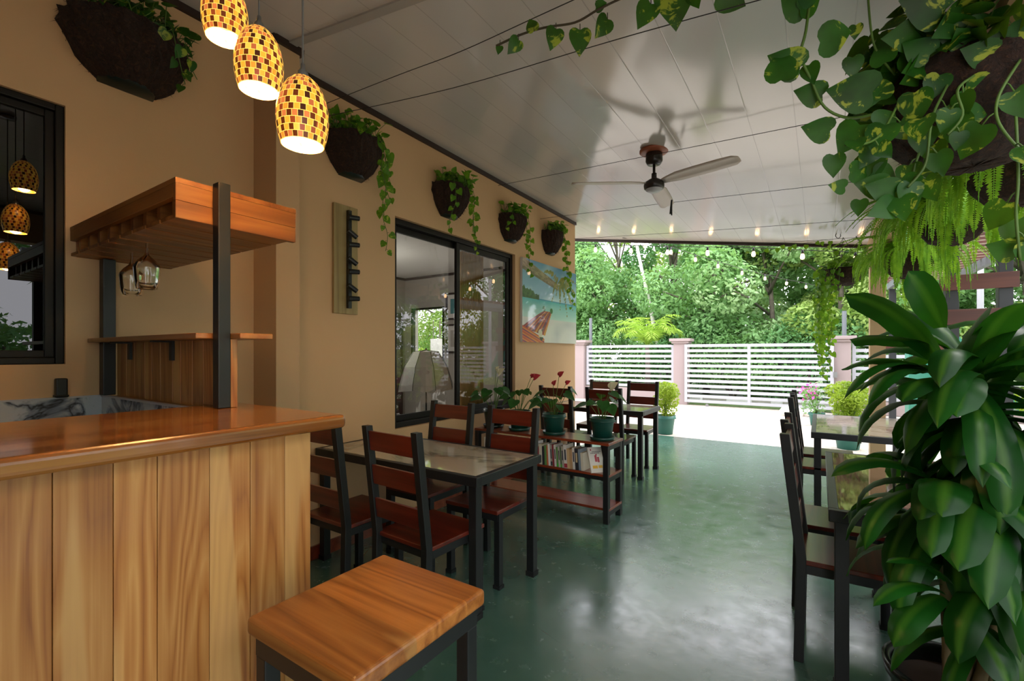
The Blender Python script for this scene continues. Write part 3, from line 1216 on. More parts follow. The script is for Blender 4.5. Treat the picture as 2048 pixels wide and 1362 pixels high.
for ang in (33.5 + 180, 33.5 - 47, 33.5 + 62):
    m = MB()
    prof = [(0.05, 0.022, 0.0), (0.12, 0.04, 0.005), (0.2, 0.058, 0.006), (0.35, 0.062, 0.004), (0.52, 0.06, 0.002), (0.6, 0.055, 0.0), (0.635, 0.03, 0.0)]
    b = None
    vs = []
    ca, sa = math.cos(R(ang)), math.sin(R(ang))
    tilt = R(-13)
    for (r, w, dz) in prof:
        for k in (-1, -0.5, 0, 0.5, 1):
            off = k * w
            zz = -0.262 + dz + math.sin(tilt) * off + 0.006 * (1 - k * k)
            rr = r
            vs.append((ca * rr - sa * off, sa * rr + ca * off, zz))
    b = m.verts(vs)
    for i in range(len(prof) - 1):
        for k in range(4):
            m.face((b + i * 5 + k, b + i * 5 + k + 1, b + i * 5 + 5 + k + 1, b + i * 5 + 5 + k))
    m.build('blade', 'fan_white', t, True, solid=0.006)

# ------------------------------------------------------------------ leaves


def frame_for(d, up=Vector((0, 0, 1))):
    d = d.normalized()
    s = d.cross(up)
    if s.length < 1e-3:
        s = d.cross(Vector((1, 0, 0)))
    s.normalize()
    return d, s, s.cross(d)


HEART = [(0.0, 0.0), (-0.085, 0.17), (-0.07, 0.30), (0.04, 0.42), (0.2, 0.465), (0.38, 0.44), (0.56, 0.35), (0.72, 0.235), (0.86, 0.115), (1.0, 0.0)]


def heart_leaf(m, p, d, nrm, L, roll=0.0, cup=0.22):
    """heart shaped leaf from p along d, facing nrm"""
    d = d.normalized()
    s = d.cross(nrm)
    if s.length < 1e-3:
        s = d.cross(Vector((1, 0.2, 0)))
    s.normalize()
    nr = s.cross(d)
    if roll:
        q = Matrix.Rotation(roll, 3, d)
        s, nr = q @ s, q @ nr
    vs = []
    for (t_, w) in HEART:
        c = p + d * (max(t_, 0) * L) - nr * (0.18 * L * t_ * t_)
        e = p + d * (t_ * L) - nr * (0.18 * L * t_ * t_) + nr * (cup * w * L)
        vs += [e - s * (w * L), c, e + s * (w * L)]
    b = m.verts(vs)
    for i in range(len(HEART) - 1):
        a = b + i * 3
        m.face((a, a + 1, a + 4, a + 3))
        m.face((a + 1, a + 2, a + 5, a + 4))


def rv(r=1.0):
    return Vector((random.uniform(-r, r), random.uniform(-r, r), random.uniform(-r, r)))


def catmull(pts, n=6):
    pts = [Vector(p) for p in pts]
    P_ = [pts[0]] + pts + [pts[-1]]
    out = []
    for i in range(1, len(P_) - 2):
        p0, p1, p2, p3 = P_[i - 1:i + 3]
        for k in range(n):
            t_ = k / n
            out.append(0.5 * ((2 * p1) + (p2 - p0) * t_ + (2 * p0 - 5 * p1 + 4 * p2 - p3) * t_ * t_ + (3 * p1 - p0 - 3 * p2 + p3) * t_ ** 3))
    out.append(pts[-1])
    return out


def vine(ms, ml, pts, spacing, L0, L1, r=0.003, toward=None, jit=0.4):
    """stem in ms with heart leaves in ml; leaves hang down and face 'toward'"""
    c = catmull(pts, 6)
    ms.tube(c, r, 5)
    acc = 0.0
    side = 1
    tot = sum((b - a).length for a, b in zip(c, c[1:]))
    run = 0.0
    for a, b_ in zip(c, c[1:]):
        seg = (b_ - a).length
        acc += seg
        run += seg
        if acc >= spacing:
            acc = 0.0
            side = -side
            dirn = (b_ - a).normalized()
            nm = (toward - b_).normalized() if toward is not None else rv().normalized()
            lat = dirn.cross(nm)
            lat = lat.normalized() if lat.length > 1e-3 else Vector((1, 0, 0))
            pet = lat * side * 0.5 + Vector((0, 0, -0.35)) + rv(0.3)
            L = L0 + (L1 - L0) * (run / tot)
            L *= random.uniform(0.75, 1.15)
            p1 = b_ + pet.normalized() * L * 0.4
            ms.tube([b_, (b_ + p1) / 2 + Vector((0, 0, 0.006)), p1], r * 0.6, 4)
            ld = pet * 0.5 + Vector((0, 0, -0.75)) + rv(jit)
            heart_leaf(ml, p1, ld, nm + rv(jit), L, 0)


CAMP = Vector((0, 0, 1.39))

# ------------------------------------------------------------------ wall baskets with pothos


def wall_basket(y, label, seed, r=0.21, light=False, zr=2.92, trails=(), dense=40, hang=0.3):
    random.seed(seed)
    t = thing('wall_basket', label, 'plant basket', (XW, y, zr), 0, 'coir wall baskets with trailing plants')
    prof = [(r * 1.0, 0.0), (r * 1.03, -0.03), (r * 1.02, -0.07), (r * 0.98, -0.11), (r * 0.90, -0.155), (r * 0.79, -0.195), (r * 0.66, -0.23), (r * 0.5, -0.262)]
    m = MB()
    m.lathe([(r * 0.9, -0.02)] + prof + [(0.0, -0.262)], 30, a0=-PI / 2, a1=PI / 2, jit=0.05)
    # ragged fibres
    for i in range(700):
        a_ = random.uniform(-PI / 2, PI / 2)
        k = random.randrange(len(prof) - 1)
        f_ = random.random()
        rr = prof[k][0] * (1 - f_) + prof[k + 1][0] * f_
        z = prof[k][1] * (1 - f_) + prof[k + 1][1] * f_
        p = Vector((rr * math.cos(a_), rr * math.sin(a_), z))
        q = p + Vector((math.cos(a_), math.sin(a_), 0)) * random.uniform(0.002, 0.014) + rv(0.022)
        s = rv(0.0016)
        b = m.verts([p - s, p + s, q])
        m.face((b, b + 1, b + 2))
    m.build('coir_liner', 'coir', t, False)
    MB().lathe([(r * 0.50, -0.235), (r * 0.46, -0.275), (0.0, -0.276)], 24, a0=-PI / 2, a1=PI / 2).build('base_tray', 'pot_base', t, True)
    ms, ml = MB(), MB()
    tow = CAMP - Vector((XW, y, zr))
    for i in range(dense * 2):
        a_ = random.uniform(-PI / 2, PI / 2)
        rr = r * random.uniform(0.2, 0.98)
        p = Vector((rr * math.cos(a_), rr * math.sin(a_), -0.01))
        q = p + Vector((random.uniform(0.0, 0.06), random.uniform(-0.07, 0.07), random.uniform(0.02, 0.12)))
        ms.tube([p, (p + q) / 2 + rv(0.01), q], 0.0022, 4)
        d = Vector((random.uniform(0.1, 1), random.uniform(-0.8, 0.8), random.uniform(-0.8, 0.5)))
        heart_leaf(ml, q, d, Vector((0.6, -0.3, 0.8)) + rv(0.6), random.uniform(0.04, 0.075))
    for (dy, length, drift) in trails:
        x0_ = r * math.sqrt(max(0.05, 1 - (dy / r) ** 2)) if abs(dy) < r else 0.06
        pts = [(x0_ * 0.7, dy * 0.8, 0.0), (x0_ + 0.02, dy, 0.02), (x0_ + 0.05, dy + drift * 0.2, -0.1)]
        k = max(2, int(length / 0.13))
        for j in range(1, k + 1):
            pts.append((x0_ + 0.04 + random.uniform(-0.02, 0.02) - 0.03 * j / k, dy + drift * (0.2 + 0.8 * j / k) + random.uniform(-0.02, 0.02), -0.1 - (length - 0.1) * j / k))
        vine(ms, ml, pts, 0.05, 0.065, 0.045, 0.0022, tow, 0.5)
    ms.build('vine_stems', 'stem_green', t, True)
    ml.build('foliage', 'pothos_light' if light else 'pothos', t, True)
    return t


wall_basket(0.86, 'coir wall basket above the dark window, top left, seen from below', 11, 0.24, False, 2.95, [(0.10, 0.22, 0.08), (0.18, 0.15, 0.05)], 60)
wall_basket(2.17, 'coir wall basket with long trailing vine above the pegged rack', 12, 0.215, True, 2.93, [(0.16, 0.78, 0.03), (0.20, 0.35, 0.10), (0.10, 0.55, 0.04), (0.15, 0.3, 0.12)], 60)
wall_basket(3.23, 'coir wall basket above the left pane of the sliding window', 13, 0.2, True, 2.90, [(0.16, 0.55, 0.08), (0.19, 0.35, 0.12), (-0.12, 0.42, -0.04), (0.1, 0.5, 0.1)], 50)
wall_basket(4.24, 'coir wall basket above the gap between sliding window and painting', 14, 0.19, True, 2.88, [(0.14, 0.6, 0.08), (0.18, 0.4, 0.1), (-0.15, 0.2, -0.1)], 45)
wall_basket(5.14, 'coir wall basket above the beach painting, last before the corner', 15, 0.18, True, 2.90, [(0.15, 0.45, 0.22), (0.17, 0.7, 0.3), (0.16, 0.9, 0.34)], 45)

# ------------------------------------------------------------------ beach painting (printed canvas)
PW, PH = 1.40, 0.965
NU, NV = 280, 192


def lerp(a, b, t_):
    t_ = max(0.0, min(1.0, t_))
    return tuple(a[i] + (b[i] - a[i]) * t_ for i in range(3))


def hexc(h):
    return srgb(h)[:3]


rngp = random.Random(5)
nz = [[rngp.random() for _ in range(40)] for _ in range(40)]


def vnoise(u, v):
    x, y = (u % 39.0), (v % 39.0)
    i, j = int(x), int(y)
    a, b_ = x - i, y - j
    i2, j2 = (i + 1) % 40, (j + 1) % 40
    return (nz[i][j] * (1 - a) + nz[i2][j] * a) * (1 - b_) + (nz[i][j2] * (1 - a) + nz[i2][j2] * a) * b_


fronds = []
for (ex, ey) in ((0.98, 0.30), (0.92, 0.52), (0.80, 0.62), (0.66, 0.55), (0.50, 0.45), (0.36, 0.10), (0.99, 0.14), (0.74, 0.40), (0.58, 0.36), (0.86, 0.42)):
    fronds.append(((0.62, 0.20), ((0.62 + ex) / 2 + 0.02, min(0.2, ey) - 0.06), (ex, ey)))


def art(u, v):
    if v < 0.47:
        c = lerp(hexc('#4f86b0'), hexc('#9fc4d6'), v / 0.47)
        cl = vnoise(u * 7 + 3, v * 9)
        c = lerp(c, hexc('#e8eef2'), max(0, cl - 0.55) * 1.6 * (0.3 + v))
        if v > 0.455:
            c = hexc('#3f8fae')
    elif v < 0.70:
        c = lerp(hexc('#4fb0b4'), hexc('#bfe0cf'), (v - 0.47) / 0.23 + 0.15 * (vnoise(u * 5, v * 30) - 0.5))
    else:
        c = lerp(hexc('#d9d9cf'), hexc('#e6e2d8'), vnoise(u * 6, v * 10))
        c = lerp(c, hexc('#a9aeb2'), max(0, vnoise(u * 5 + 9, v * 8 + 4) - 0.45) * 1.1)
    # bush on the horizon
    if u < 0.27 and 0.30 + 0.35 * u + 0.05 * vnoise(u * 40, 3) < v < 0.47:
        c = lerp(hexc('#24401f'), hexc('#4a6a30'), vnoise(u * 60, v * 60))
    # palm trunk
    tv = 0.06 + 0.32 * u
    th = 0.075 - 0.05 * u
    if u < 0.62 and abs(v - tv) < th:
        c = lerp(hexc('#6d5a44'), hexc('#a89274'), vnoise(u * 50, (v - tv) * 60))
        if v > tv + th * 0.5:
            c = lerp(c, hexc('#4f3f2e'), 0.5)
    # fronds
    for (a, b_, e) in fronds:
        best = 9
        for k in range(19):
            s_ = k / 18
            x = (1 - s_) ** 2 * a[0] + 2 * s_ * (1 - s_) * b_[0] + s_ * s_ * e[0]
            y = (1 - s_) ** 2 * a[1] + 2 * s_ * (1 - s_) * b_[1] + s_ * s_ * e[1]
            wd = 0.06 * (1 - 0.75 * s_)
            q = math.hypot((u - x) * 1.45, (v - y)) / wd
            if q < best:
                best = q
        if best < 1 and vnoise(u * 90 + v * 50, v * 6) > 0.15 + 0.35 * best:
            c = lerp(hexc('#5a6a22'), hexc('#a08a3a'), vnoise(u * 40 + 8, v * 40))
    # hammock
    if 0.60 < v:
        s_ = (v - 0.60) / 0.40
        right = 0.50 - 0.16 * s_
        left = 0.35 - 0.62 * s_ ** 0.9
        if left < u < right and v < 0.93 - 0.10 * (1 - u * 2.2):
            k = (u - left) / (right - left)
            st = int(k * 15)
            c = hexc(('#8a2430', '#b8462c', '#5a2a52', '#a02c34', '#d88a3a')[st % 5])
    if v > 0.80 + 0.42 * u and u < 0.36:
        st = int((v - 0.42 * u) * 60)
        c = hexc(('#c8482c', '#e08a34', '#8a2c5a', '#d86a30')[st % 4])
    if math.hypot((u - 0.29) * 1.45, v - 0.885) < 0.05:
        c = hexc('#d8c8b0')
    if math.hypot((u - 0.31) * 1.45, v - 0.93) < 0.045 and v > 0.93:
        c = hexc('#2c2420')
    if math.hypot((u - 0.355) * 1.4, v - 0.57) < 0.035 or math.hypot((u - 0.49) * 1.4, v - 0.585) < 0.035:
        c = hexc('#2f6a24')
    return c


t = thing('beach_painting', 'canvas print of a palm, turquoise sea and striped red hammock beside the sliding window', 'painting', (XW + 0.002, 4.47, 1.517))
me = bpy.data.meshes.new('printed_face')
uu, vv = np.meshgrid(np.linspace(0, 1, NU + 1), np.linspace(0, 1, NV + 1))
co = np.stack([np.full(uu.size, 0.0305), uu.ravel() * PW, (1 - vv.ravel()) * PH], 1)
faces = []
cols = np.ones(((NU + 1) * (NV + 1), 4), dtype=np.float32)
for j in range(NV):
    for i in range(NU):
        a = j * (NU + 1) + i
        faces.append((a, a + NU + 1, a + NU + 2, a + 1))
me.from_pydata(co.tolist(), [], faces)
ca = me.color_attributes.new('Col', 'FLOAT_COLOR', 'CORNER')
buf = np.ones((len(faces) * 4, 4), dtype=np.float32)
k = 0
for j in range(NV):
    for i in range(NU):
        c = art((i + 0.5) / NU, (j + 0.5) / NV)
        buf[k:k + 4, 0], buf[k:k + 4, 1], buf[k:k + 4, 2] = c
        k += 4
ca.data.foreach_set('color', buf.ravel())
me.materials.append(M['printed_canvas'])
o = bpy.data.objects.new('printed_face', me)
COL.objects.link(o)
o.parent = t
box('stretcher', 'white_fabric', 0, 0.03, 0, PW, 0, PH, t)

# ------------------------------------------------------------------ bookshelf
BS = thing('bookshelf', 'low open bookshelf of red wood boards and black legs between the tables', 'shelf', (-1.42, 3.56, 0), R(-1.5))
BW, BD = 1.40, 0.31
box('top_board', 'red_wood_shelf', -BW, 0.0, 0, BD, 0.635, 0.657, BS, 0.003)
box('middle_board', 'red_wood_shelf', -BW + 0.02, -0.005, 0.02, BD - 0.02, 0.375, 0.395, BS, 0.003)
box('bottom_board', 'red_wood_shelf', -BW + 0.02, -0.005, 0.02, BD - 0.02, 0.10, 0.12, BS, 0.003)
for x in (-BW + 0.025, -0.03):
    for y in (0.025, BD - 0.025):
        MB().box(x - 0.023, x + 0.023, y - 0.023, y + 0.023, 0, 0.634).build('leg', 'black_paint', BS, bevel=0.003)
    for z in (0.08, 0.355, 0.615):
        MB().box(x - 0.02, x + 0.02, 0.048, BD - 0.048, z - 0.02, z + 0.0195).build('end_rail', 'black_paint', BS)
m = MB()
for y in (0.03, BD - 0.03):
    m.box(-BW + 0.05, -0.055, y - 0.012, y + 0.012, 0.345, 0.3745)
m.build('under_rail', 'black_paint', BS)
BM = BS.matrix_basis.copy()
cr, sr = math.cos(R(-1.5)), math.sin(R(-1.5))


def bsp(x, y, z):
    return Vector((-1.42 + cr * x - sr * y, 3.56 + sr * x + cr * y, z))


def book(x, lean, th, h, dp, cover, label, group='books on the middle shelf', pid=0.0, side=False, y0=0.03):
    t = thing('book', label, 'book', bsp(x, y0, 0.3955), R(-1.5), group)
    t.rotation_euler = (0, lean, R(-1.5))
    m = MB()
    c_ = 0.0015
    m.box(0, c_, 0, dp, 0, h)
    m.box(th - c_, th, 0, dp, 0, h)
    m.box(c_, th - c_, 0, c_, 0, h)
    cv_ = m.build('cover', cover, t)
    book.cv = cv_
    box('pages', 'paper', c_, th - c_, c_, dp - 0.004, 0.003, h - 0.003, t)
    return t


cc = ['#d8d4c8', '#b9b2a4', '#c46a40', '#3f5fa0', '#e0ddd5', '#5f8a4a', '#a8a294', '#8a2f3a', '#c9a878', '#2f2f34', '#d0cbc0', '#7a8a96', '#b8946a', '#e6e3dc', '#49603c', '#cfc7b0']
names = ['white', 'grey', 'orange', 'blue', 'ivory', 'green', 'ash grey', 'dark red', 'tan', 'black', 'cream', 'slate', 'brown', 'pale', 'olive', 'buff']
for i, c in enumerate(cc):
    plain('book_' + names[i].replace(' ', '_'), c, 0.45)
plain('print_red', '#a83a44', 0.5)
plain('print_yellow', '#d8a828', 0.5)
plain('print_dark', '#3a3c44', 0.5)
plain('print_green', '#3fae2c', 0.5)
random.seed(21)
# visible run right of the chair (x relative to right end of the shelf)
run = [('orange', .016, .175), ('pale', .02, .19), ('ash grey', .02, .185), ('dark red', .017, .19), ('cream', .02, .19), ('green', .018, .17), ('grey', .018, .18), ('olive', .012, .17), ('ash grey', .022, .185), ('white', .03, .20), ('tan', .024, .17), ('brown', .026, .168), ('white', .022, .185), ('black', .032, .18), ('slate', .02, .178), ('buff', .024, .15)]
x = -0.19
TH = []
order = run[::-1]
seen_names = {}
x = -0.235
k = 0
prevlab = 'the leaning cover-out book'
while x > -1.30:
    nm, th, h = order[k] if k < len(order) else (random.choice(names), random.uniform(0.014, 0.034), random.uniform(0.15, 0.205))
    x -= th + 0.0012
    if k == 0:
        lab = nm + ' book directly behind the leaning cover-out book on the shelf'
    elif k < len(order):
        lab = '%s spine book on the middle shelf, just left of the %s one' % (nm, prev)
        if k == 1:
            lab = 'slate spine book near the right end of the shelf row'
    elif k < len(order) + 16:
        lab = '%s book behind the red chair back, by %s and %s ones' % (nm, prev, prev2)
    else:
        lab = '%s book near the wall end of the shelf, by %s and %s ones' % (nm, prev, prev2)
    base = lab
    tt = book(x, R(-4) if k < 16 else R(-2), th, h, 0.13, 'book_' + nm.replace(' ', '_'), lab)
    if nm in ('white', 'grey', 'ash grey', 'cream', 'black') and k < 16:
        m = MB()
        m.box(th * 0.25, th * 0.75, -0.0006, 0.0, h * 0.35, h * 0.8)
        m.build('spine_title', 'print_dark' if nm != 'black' else 'paper', book.cv)
    if k in (6, 13):
        box('spine_label', 'print_red' if k == 6 else 'print_dark', 0.0005, th - 0.0005, -0.0007, 0.0, 0.005, 0.04, book.cv)
    if k in (8, 10):
        box('spine_label', 'print_green', 0.0005, th - 0.0005, -0.0007, 0.0, 0.005, 0.03, book.cv)
    prev2 = prev if k else nm
    prev = nm
    k += 1
# leaning book with its cover turned out
t = thing('book', 'white paperback with red figure and yellow print leaning cover-out on the shelf', 'book', bsp(-0.245, 0.012, 0.3955), 0, 'books on the middle shelf')
t.matrix_basis = Matrix.Translation(bsp(-0.155, 0.01, 0.3955)) @ Matrix.Rotation(R(-42), 4, 'Z') @ Matrix.Rotation(R(-25), 4, 'Y')
th, w_, h_ = 0.016, 0.125, 0.215
m = MB()
m.box(-th, -th + 0.0015, 0.0, w_, 0, h_)
m.box(-0.0015, 0, 0.0, w_, 0, h_)
m.box(-th + 0.0015, -0.0015, 0.0, 0.0015, 0, h_)
cv_ = m.build('cover', 'book_white', t)
box('pages', 'paper', -th + 0.0015, -0.0015, 0.0015, w_ - 0.003, 0.003, h_ - 0.003, t)
m = MB()
m.box(0.0, 0.0006, 0.02, 0.03, 0.185, 0.2)
m.box(0.0, 0.0006, 0.05, 0.07, 0.09, 0.145)
m.box(0.0, 0.0006, 0.072, 0.09, 0.085, 0.13)
m.box(0.0, 0.0006, 0.06, 0.075, 0.145, 0.155)
m.build('cover_figure', 'print_red', cv_)
m = MB()
m.box(0.0, 0.0006, 0.02, 0.065, 0.035, 0.06)
m.box(0.0, 0.0006, 0.072, 0.108, 0.037, 0.06)
m.build('cover_lettering', 'print_yellow', cv_)
m = MB()
for z, a, b_ in ((0.172, 0.035, 0.11), (0.16, 0.02, 0.095)):
    x = a
    while x < b_:
        m.box(0.0, 0.0006, x, x + 0.006, z, z + 0.007)
        x += 0.009
m.build('cover_title', 'print_dark', cv_)


# ------------------------------------------------------------------ anthuriums in green pots
def pot_mesh(r, h, ribs=True):
    p = [(0.0, 0.004), (r * 0.68, 0.004), (r * 0.86, h * 0.80), (r * 0.88, h * 0.82), (r * 1.0, h * 0.84), (r * 1.0, h * 0.88), (r * 0.93, h * 0.90), (r * 0.96, h), (r * 0.91, h), (r * 0.88, h * 0.9)]
    return MB().lathe(p, 32)


def potted(x, y, z, r, h, label, mat='green_pot', saucer=True, group=None, name='potted_anthurium', cat='potted plant'):
    t = thing(name, label, cat, (x, y, z), 0, group)
    zz = 0.0
    if saucer:
        MB().lathe([(0.0, 0.0), (r * 0.86, 0.0), (r * 0.96, 0.028), (r * 0.93, 0.028), (r * 0.84, 0.006), (0.0, 0.006)], 32).build('saucer', mat, t, True)
    pt_ = pot_mesh(r, h).build('pot', mat, t, True)
    MB().lathe([(0.0, h * 0.9), (r * 0.89, h * 0.9)], 24).build('soil', 'soil', pt_)
    return t


def anthurium(x, y, label, seed, spathe, nl=9, pot='green_pot'):
    random.seed(seed)
    z = 0.657
    h = 0.185
    t = potted(x, y, z, 0.112, h, label, pot, True, 'anthuriums on the bookshelf')
    ms, ml, mf, mp = MB(), MB(), MB(), MB()
    tow = Vector((0.55, -0.83, 0.25))
    for i in range(nl):
        a_ = 2 * PI * i / nl + random.uniform(-0.3, 0.3)
        out = random.uniform(0.07, 0.17)
        up = random.uniform(0.10, 0.24)
        p = Vector((0.02 * math.cos(a_), 0.02 * math.sin(a_), h * 0.9))
        q = Vector((out * math.cos(a_), out * math.sin(a_), h * 0.9 + up))
        ms.tube(catmull([p, p * 0.4 + q * 0.6 + Vector((0, 0, 0.03)), q], 4), 0.0028, 5)
        d = Vector((math.cos(a_), math.sin(a_), random.uniform(-0.8, -0.1)))
        heart_leaf(ml, q, d, Vector((0, 0, 1)) + tow * 0.5 + rv(0.3), random.uniform(0.085, 0.125), 0, 0.12)
    for (ax, ay, az, L) in spathe:
        p = Vector((0, 0, h * 0.9))
        q = Vector((ax, ay, h * 0.9 + az))
        ms.tube(catmull([p, (p + q) / 2 + Vector((0, 0, 0.02)), q], 4), 0.0025, 5)
        heart_leaf(mf, q, Vector((ax * 3 + 0.3, ay * 3, 0.45)), Vector((0.2, -0.8, 0.6)), L, 0, 0.3)
        mp.tube([q, q + Vector((0.012, -0.015, L * 0.65))], [0.004, 0.0025], 6)
    ms.build('stems', 'stem_green', t, True)
    ml.build('leaves', 'anthurium_leaf', t, True)
    return t, mf, mp


def ant(x, y, label, seed, spathe, fm, pot='green_pot'):
    t, mf, mp = anthurium(x, y, label, seed, spathe, 9, pot)
    sp_ = mf.build('spathe', fm, t, True)
    mp.build('spadix', 'white_flower' if fm == 'white_flower' else 'red_flower', sp_, True)


ant(-1.54, 3.715, 'green pot with a white anthurium at the aisle end of the bookshelf', 31, [(0.07, 0.0, 0.27, 0.085)], 'white_flower')
ant(-2.01, 3.73, 'green potted anthurium with tall curled red flower, third along the bookshelf', 32, [(0.04, 0.02, 0.36, 0.06), (-0.01, 0.0, 0.28, 0.05), (0.1, 0.04, 0.29, 0.05)], 'red_flower')
ant(-2.39, 3.74, 'green potted anthurium with open pink-red flower behind the chair back', 33, [(0.16, 0.0, 0.33, 0.075), (0.10, 0.05, 0.34, 0.05)], 'red_flower')
ant(-2.70, 3.75, 'dark potted anthurium with pale flower nearest the sliding window', 34, [(0.07, -0.02, 0.36, 0.09), (0.03, 0.0, 0.40, 0.05)], 'white_flower', 'pot_base')

# ------------------------------------------------------------------ wires under the ceiling


def wire(pts, label, name='garden_wire', r=0.0022):
    t = MB().tube(catmull(pts, 5), r, 5).build(name, 'wire', None)
    tag(t, label, 'wire', 'thin wires strung under the ceiling')


wire([(XW, 1.94, 3.09), (-2.0, 1.86, 2.98), (-1.5, 1.80, 2.90), (-0.84, 1.66, 2.78), (0.47, 1.4, 2.55)], 'wavy thin wire nearest the bar, crossing under the ceiling')
wire([(XW, 1.93, 3.0), (-1.7, 1.97, 2.86), (-0.65, 1.90, 2.72), (0.47, 1.85, 2.56)], 'thin wire carrying the pothos vine across the upper middle')
wire([(XW, 4.04, 3.17), (-1.3, 3.6, 2.93), (0.47, 3.1, 2.66)], 'thin wire crossing just in front of the fan mount')
wire([(XW, 4.93, 3.03), (-1.2, 4.65, 2.86), (0.47, 4.2, 2.62)], 'thin wire passing under the fan blades')
wire([(XW, 5.88, 2.98), (-1.2, 5.8, 2.83), (0.47, 5.4, 2.62)], 'thin wire between fan and outer roof edge')
wire([(-2.3, 6.95, 3.04), (-0.9, 6.75, 2.82), (0.47, 6.3, 2.64)], 'thin wire closest to the outer roof edge')
m = MB()
p = P(1343.5, 400, 3.95)
m.bar(p, p - Vector((0, 0, 0.13)), 0.014, 0.008)
m.bar(p, p - Vector((0.01, 0.01, 0.12)), 0.012, 0.01)
tag(m.build('cloth_strip', 'dark_post'), 'short dark cloth strip tied to the wire under the fan', 'strip')

# pothos creeping along the second wire
random.seed(41)
t = thing('creeping_vine', 'pothos vine with heart leaves creeping along a wire at the top', 'vine', (0, 0, 0))
ms, ml = MB(), MB()
pl_ = [P(992, 92, 1.95), P(1040, 70, 1.93), P(1090, 55, 1.92), P(1150, 45, 1.9), P(1195, 20, 1.87), P(1240, -2, 1.84), P(1300, -25, 1.8), P(1400, -50, 1.75)]
ms.tube(catmull(pl_, 5), 0.0045, 6)
for (px, py, d, L, dx, dz) in ((1000, 92, 1.95, .035, -.2, -.8), (1037, 80, 1.93, .07, -.6, -.8), (1068, 62, 1.92, .06, -.2, .5), (1112, 58, 1.91, .085, -.25, -1), (1160, 60, 1.9, .10, 0, -1), (1192, 14, 1.87, .05, .6, .2),
                              (1215, 38, 1.86, .085, -.6, -1), (1302, 8, 1.8, .10, -.5, -.9), (1345, -35, 1.78, .17, .1, -1), (1440, -10, 1.76, .11, .8, -.3), (1385, -20, 1.75, .07, .3, -1)):
    q = P(px, py, d)
    heart_leaf(ml, q, Vector((dx * 0.83, dx * 0.55, dz)), (CAMP - q).normalized() + rv(0.25), L, 0, 0.15)
    ms.tube([q, q + Vector((0, 0, 0.025))], 0.002, 4)
ms.build('stem', 'stem_brown', t, True)
ml.build('leaves', 'pothos', t, True)

# ------------------------------------------------------------------ round hanging baskets


def round_basket(name, label, x, y, zr, r, depth, seed, pots=True):
    random.seed(seed)
    t = thing(name, label, 'hanging basket', (x, y, zr))
    prof = [(r, 0.0), (r * 1.03, -0.03 * depth / .3), (r * 0.98, -depth * 0.35), (r * 0.84, -depth * 0.65), (r * 0.6, -depth * 0.9), (r * 0.3, -depth), (0.0, -depth)]
    m = MB()
    m.lathe([(0.0, -0.03), (r * 0.9, -0.02)] + prof, 34, jit=0.04)
    for i in range(500):
        a_ = random.uniform(0, 2 * PI)
        k = random.randrange(len(prof) - 2)
        f_ = random.random()
        rr = prof[k][0] * (1 - f_) + prof[k + 1][0] * f_
        z = prof[k][1] * (1 - f_) + prof[k + 1][1] * f_
        p = Vector((rr * math.cos(a_), rr * math.sin(a_), z))
        q = p + Vector((math.cos(a_), math.sin(a_), 0)) * random.uniform(0.004, 0.02) + rv(0.02)
        s = rv(0.002)
        b = m.verts([p - s, p + s, q])
        m.face((b, b + 1, b + 2))
    m.build('coir_liner', 'coir', t)
    m = MB()
    for k in range(3):
        a_ = 2 * PI * k / 3 + 0.4
        m.tube([(r * math.cos(a_), r * math.sin(a_), 0), (0, 0, 0.42 if r > .22 else 0.36)], 0.0025, 5)
    m.build('hanger', 'dark_post', t)
    return t


# big near basket with variegated pothos
BX, BY, BZ = 0.44, 2.2, 2.33
t = round_basket('hanging_basket', 'big dark coir basket with variegated pothos at the upper right', BX, BY, BZ, 0.27, 0.30, 51)
ms, ml = MB(), MB()
C0 = Vector((BX, BY, BZ))
random.seed(52)


def loc(px, py, d):
    return P(px, py, d) - C0


def pv(pts, sp, L0, L1, r=0.004, jit=0.35):
    vine(ms, ml, [loc(*p) for p in pts], sp, L0, L1, r, CAMP - C0, jit)


def pl(px, py, d, L, ax, az, roll=0.0, jit=0.2):
    L *= 0.88
    """one placed leaf: ax to the right / az up in view, at depth d"""
    q = loc(px, py, d)
    heart_leaf(ml, q, Vector((ax * 0.834, ax * 0.552, az)) + rv(0.1), (CAMP - C0 - q).normalized() + rv(jit), L, roll, 0.15)


# left long vine
ms.tube(catmull([loc(1625, -40, 1.45), loc(1612, 60, 1.45), loc(1602, 110, 1.46), loc(1622, 160, 1.48), loc(1650, 215, 1.5), loc(1700, 236, 1.52), loc(1760, 225, 1.6)], 5), 0.0045, 6)
for a in ((1612, 20, 1.45, .11, -.8, .3), (1600, 20, 1.45, .09, .8, .4), (1640, 85, 1.45, .125, .9, .3, 0), (1600, 135, 1.46, .12, -.75, .25), (1563, 160, 1.45, .12, -.1, .9), (1645, 190, 1.5, .10, -.95, .15), (1660, 262, 1.5, .10, -1, .1), (1618, 130, 1.47, .07, .2, -1)):
    pl(*a[:6])
ms.tube(catmull([loc(1735, -20, 1.5), loc(1742, 60, 1.5), loc(1755, 105, 1.52), loc(1790, 150, 1.55)], 5), 0.0035, 6)
for a in ((1712, 50, 1.5, .05, 0, -1), (1705, 115, 1.5, .075, 0, -1), (1770, 125, 1.5, .09, -.2, .9), (1800, 110, 1.5, .15, .9, .15)):
    pl(*a[:6])
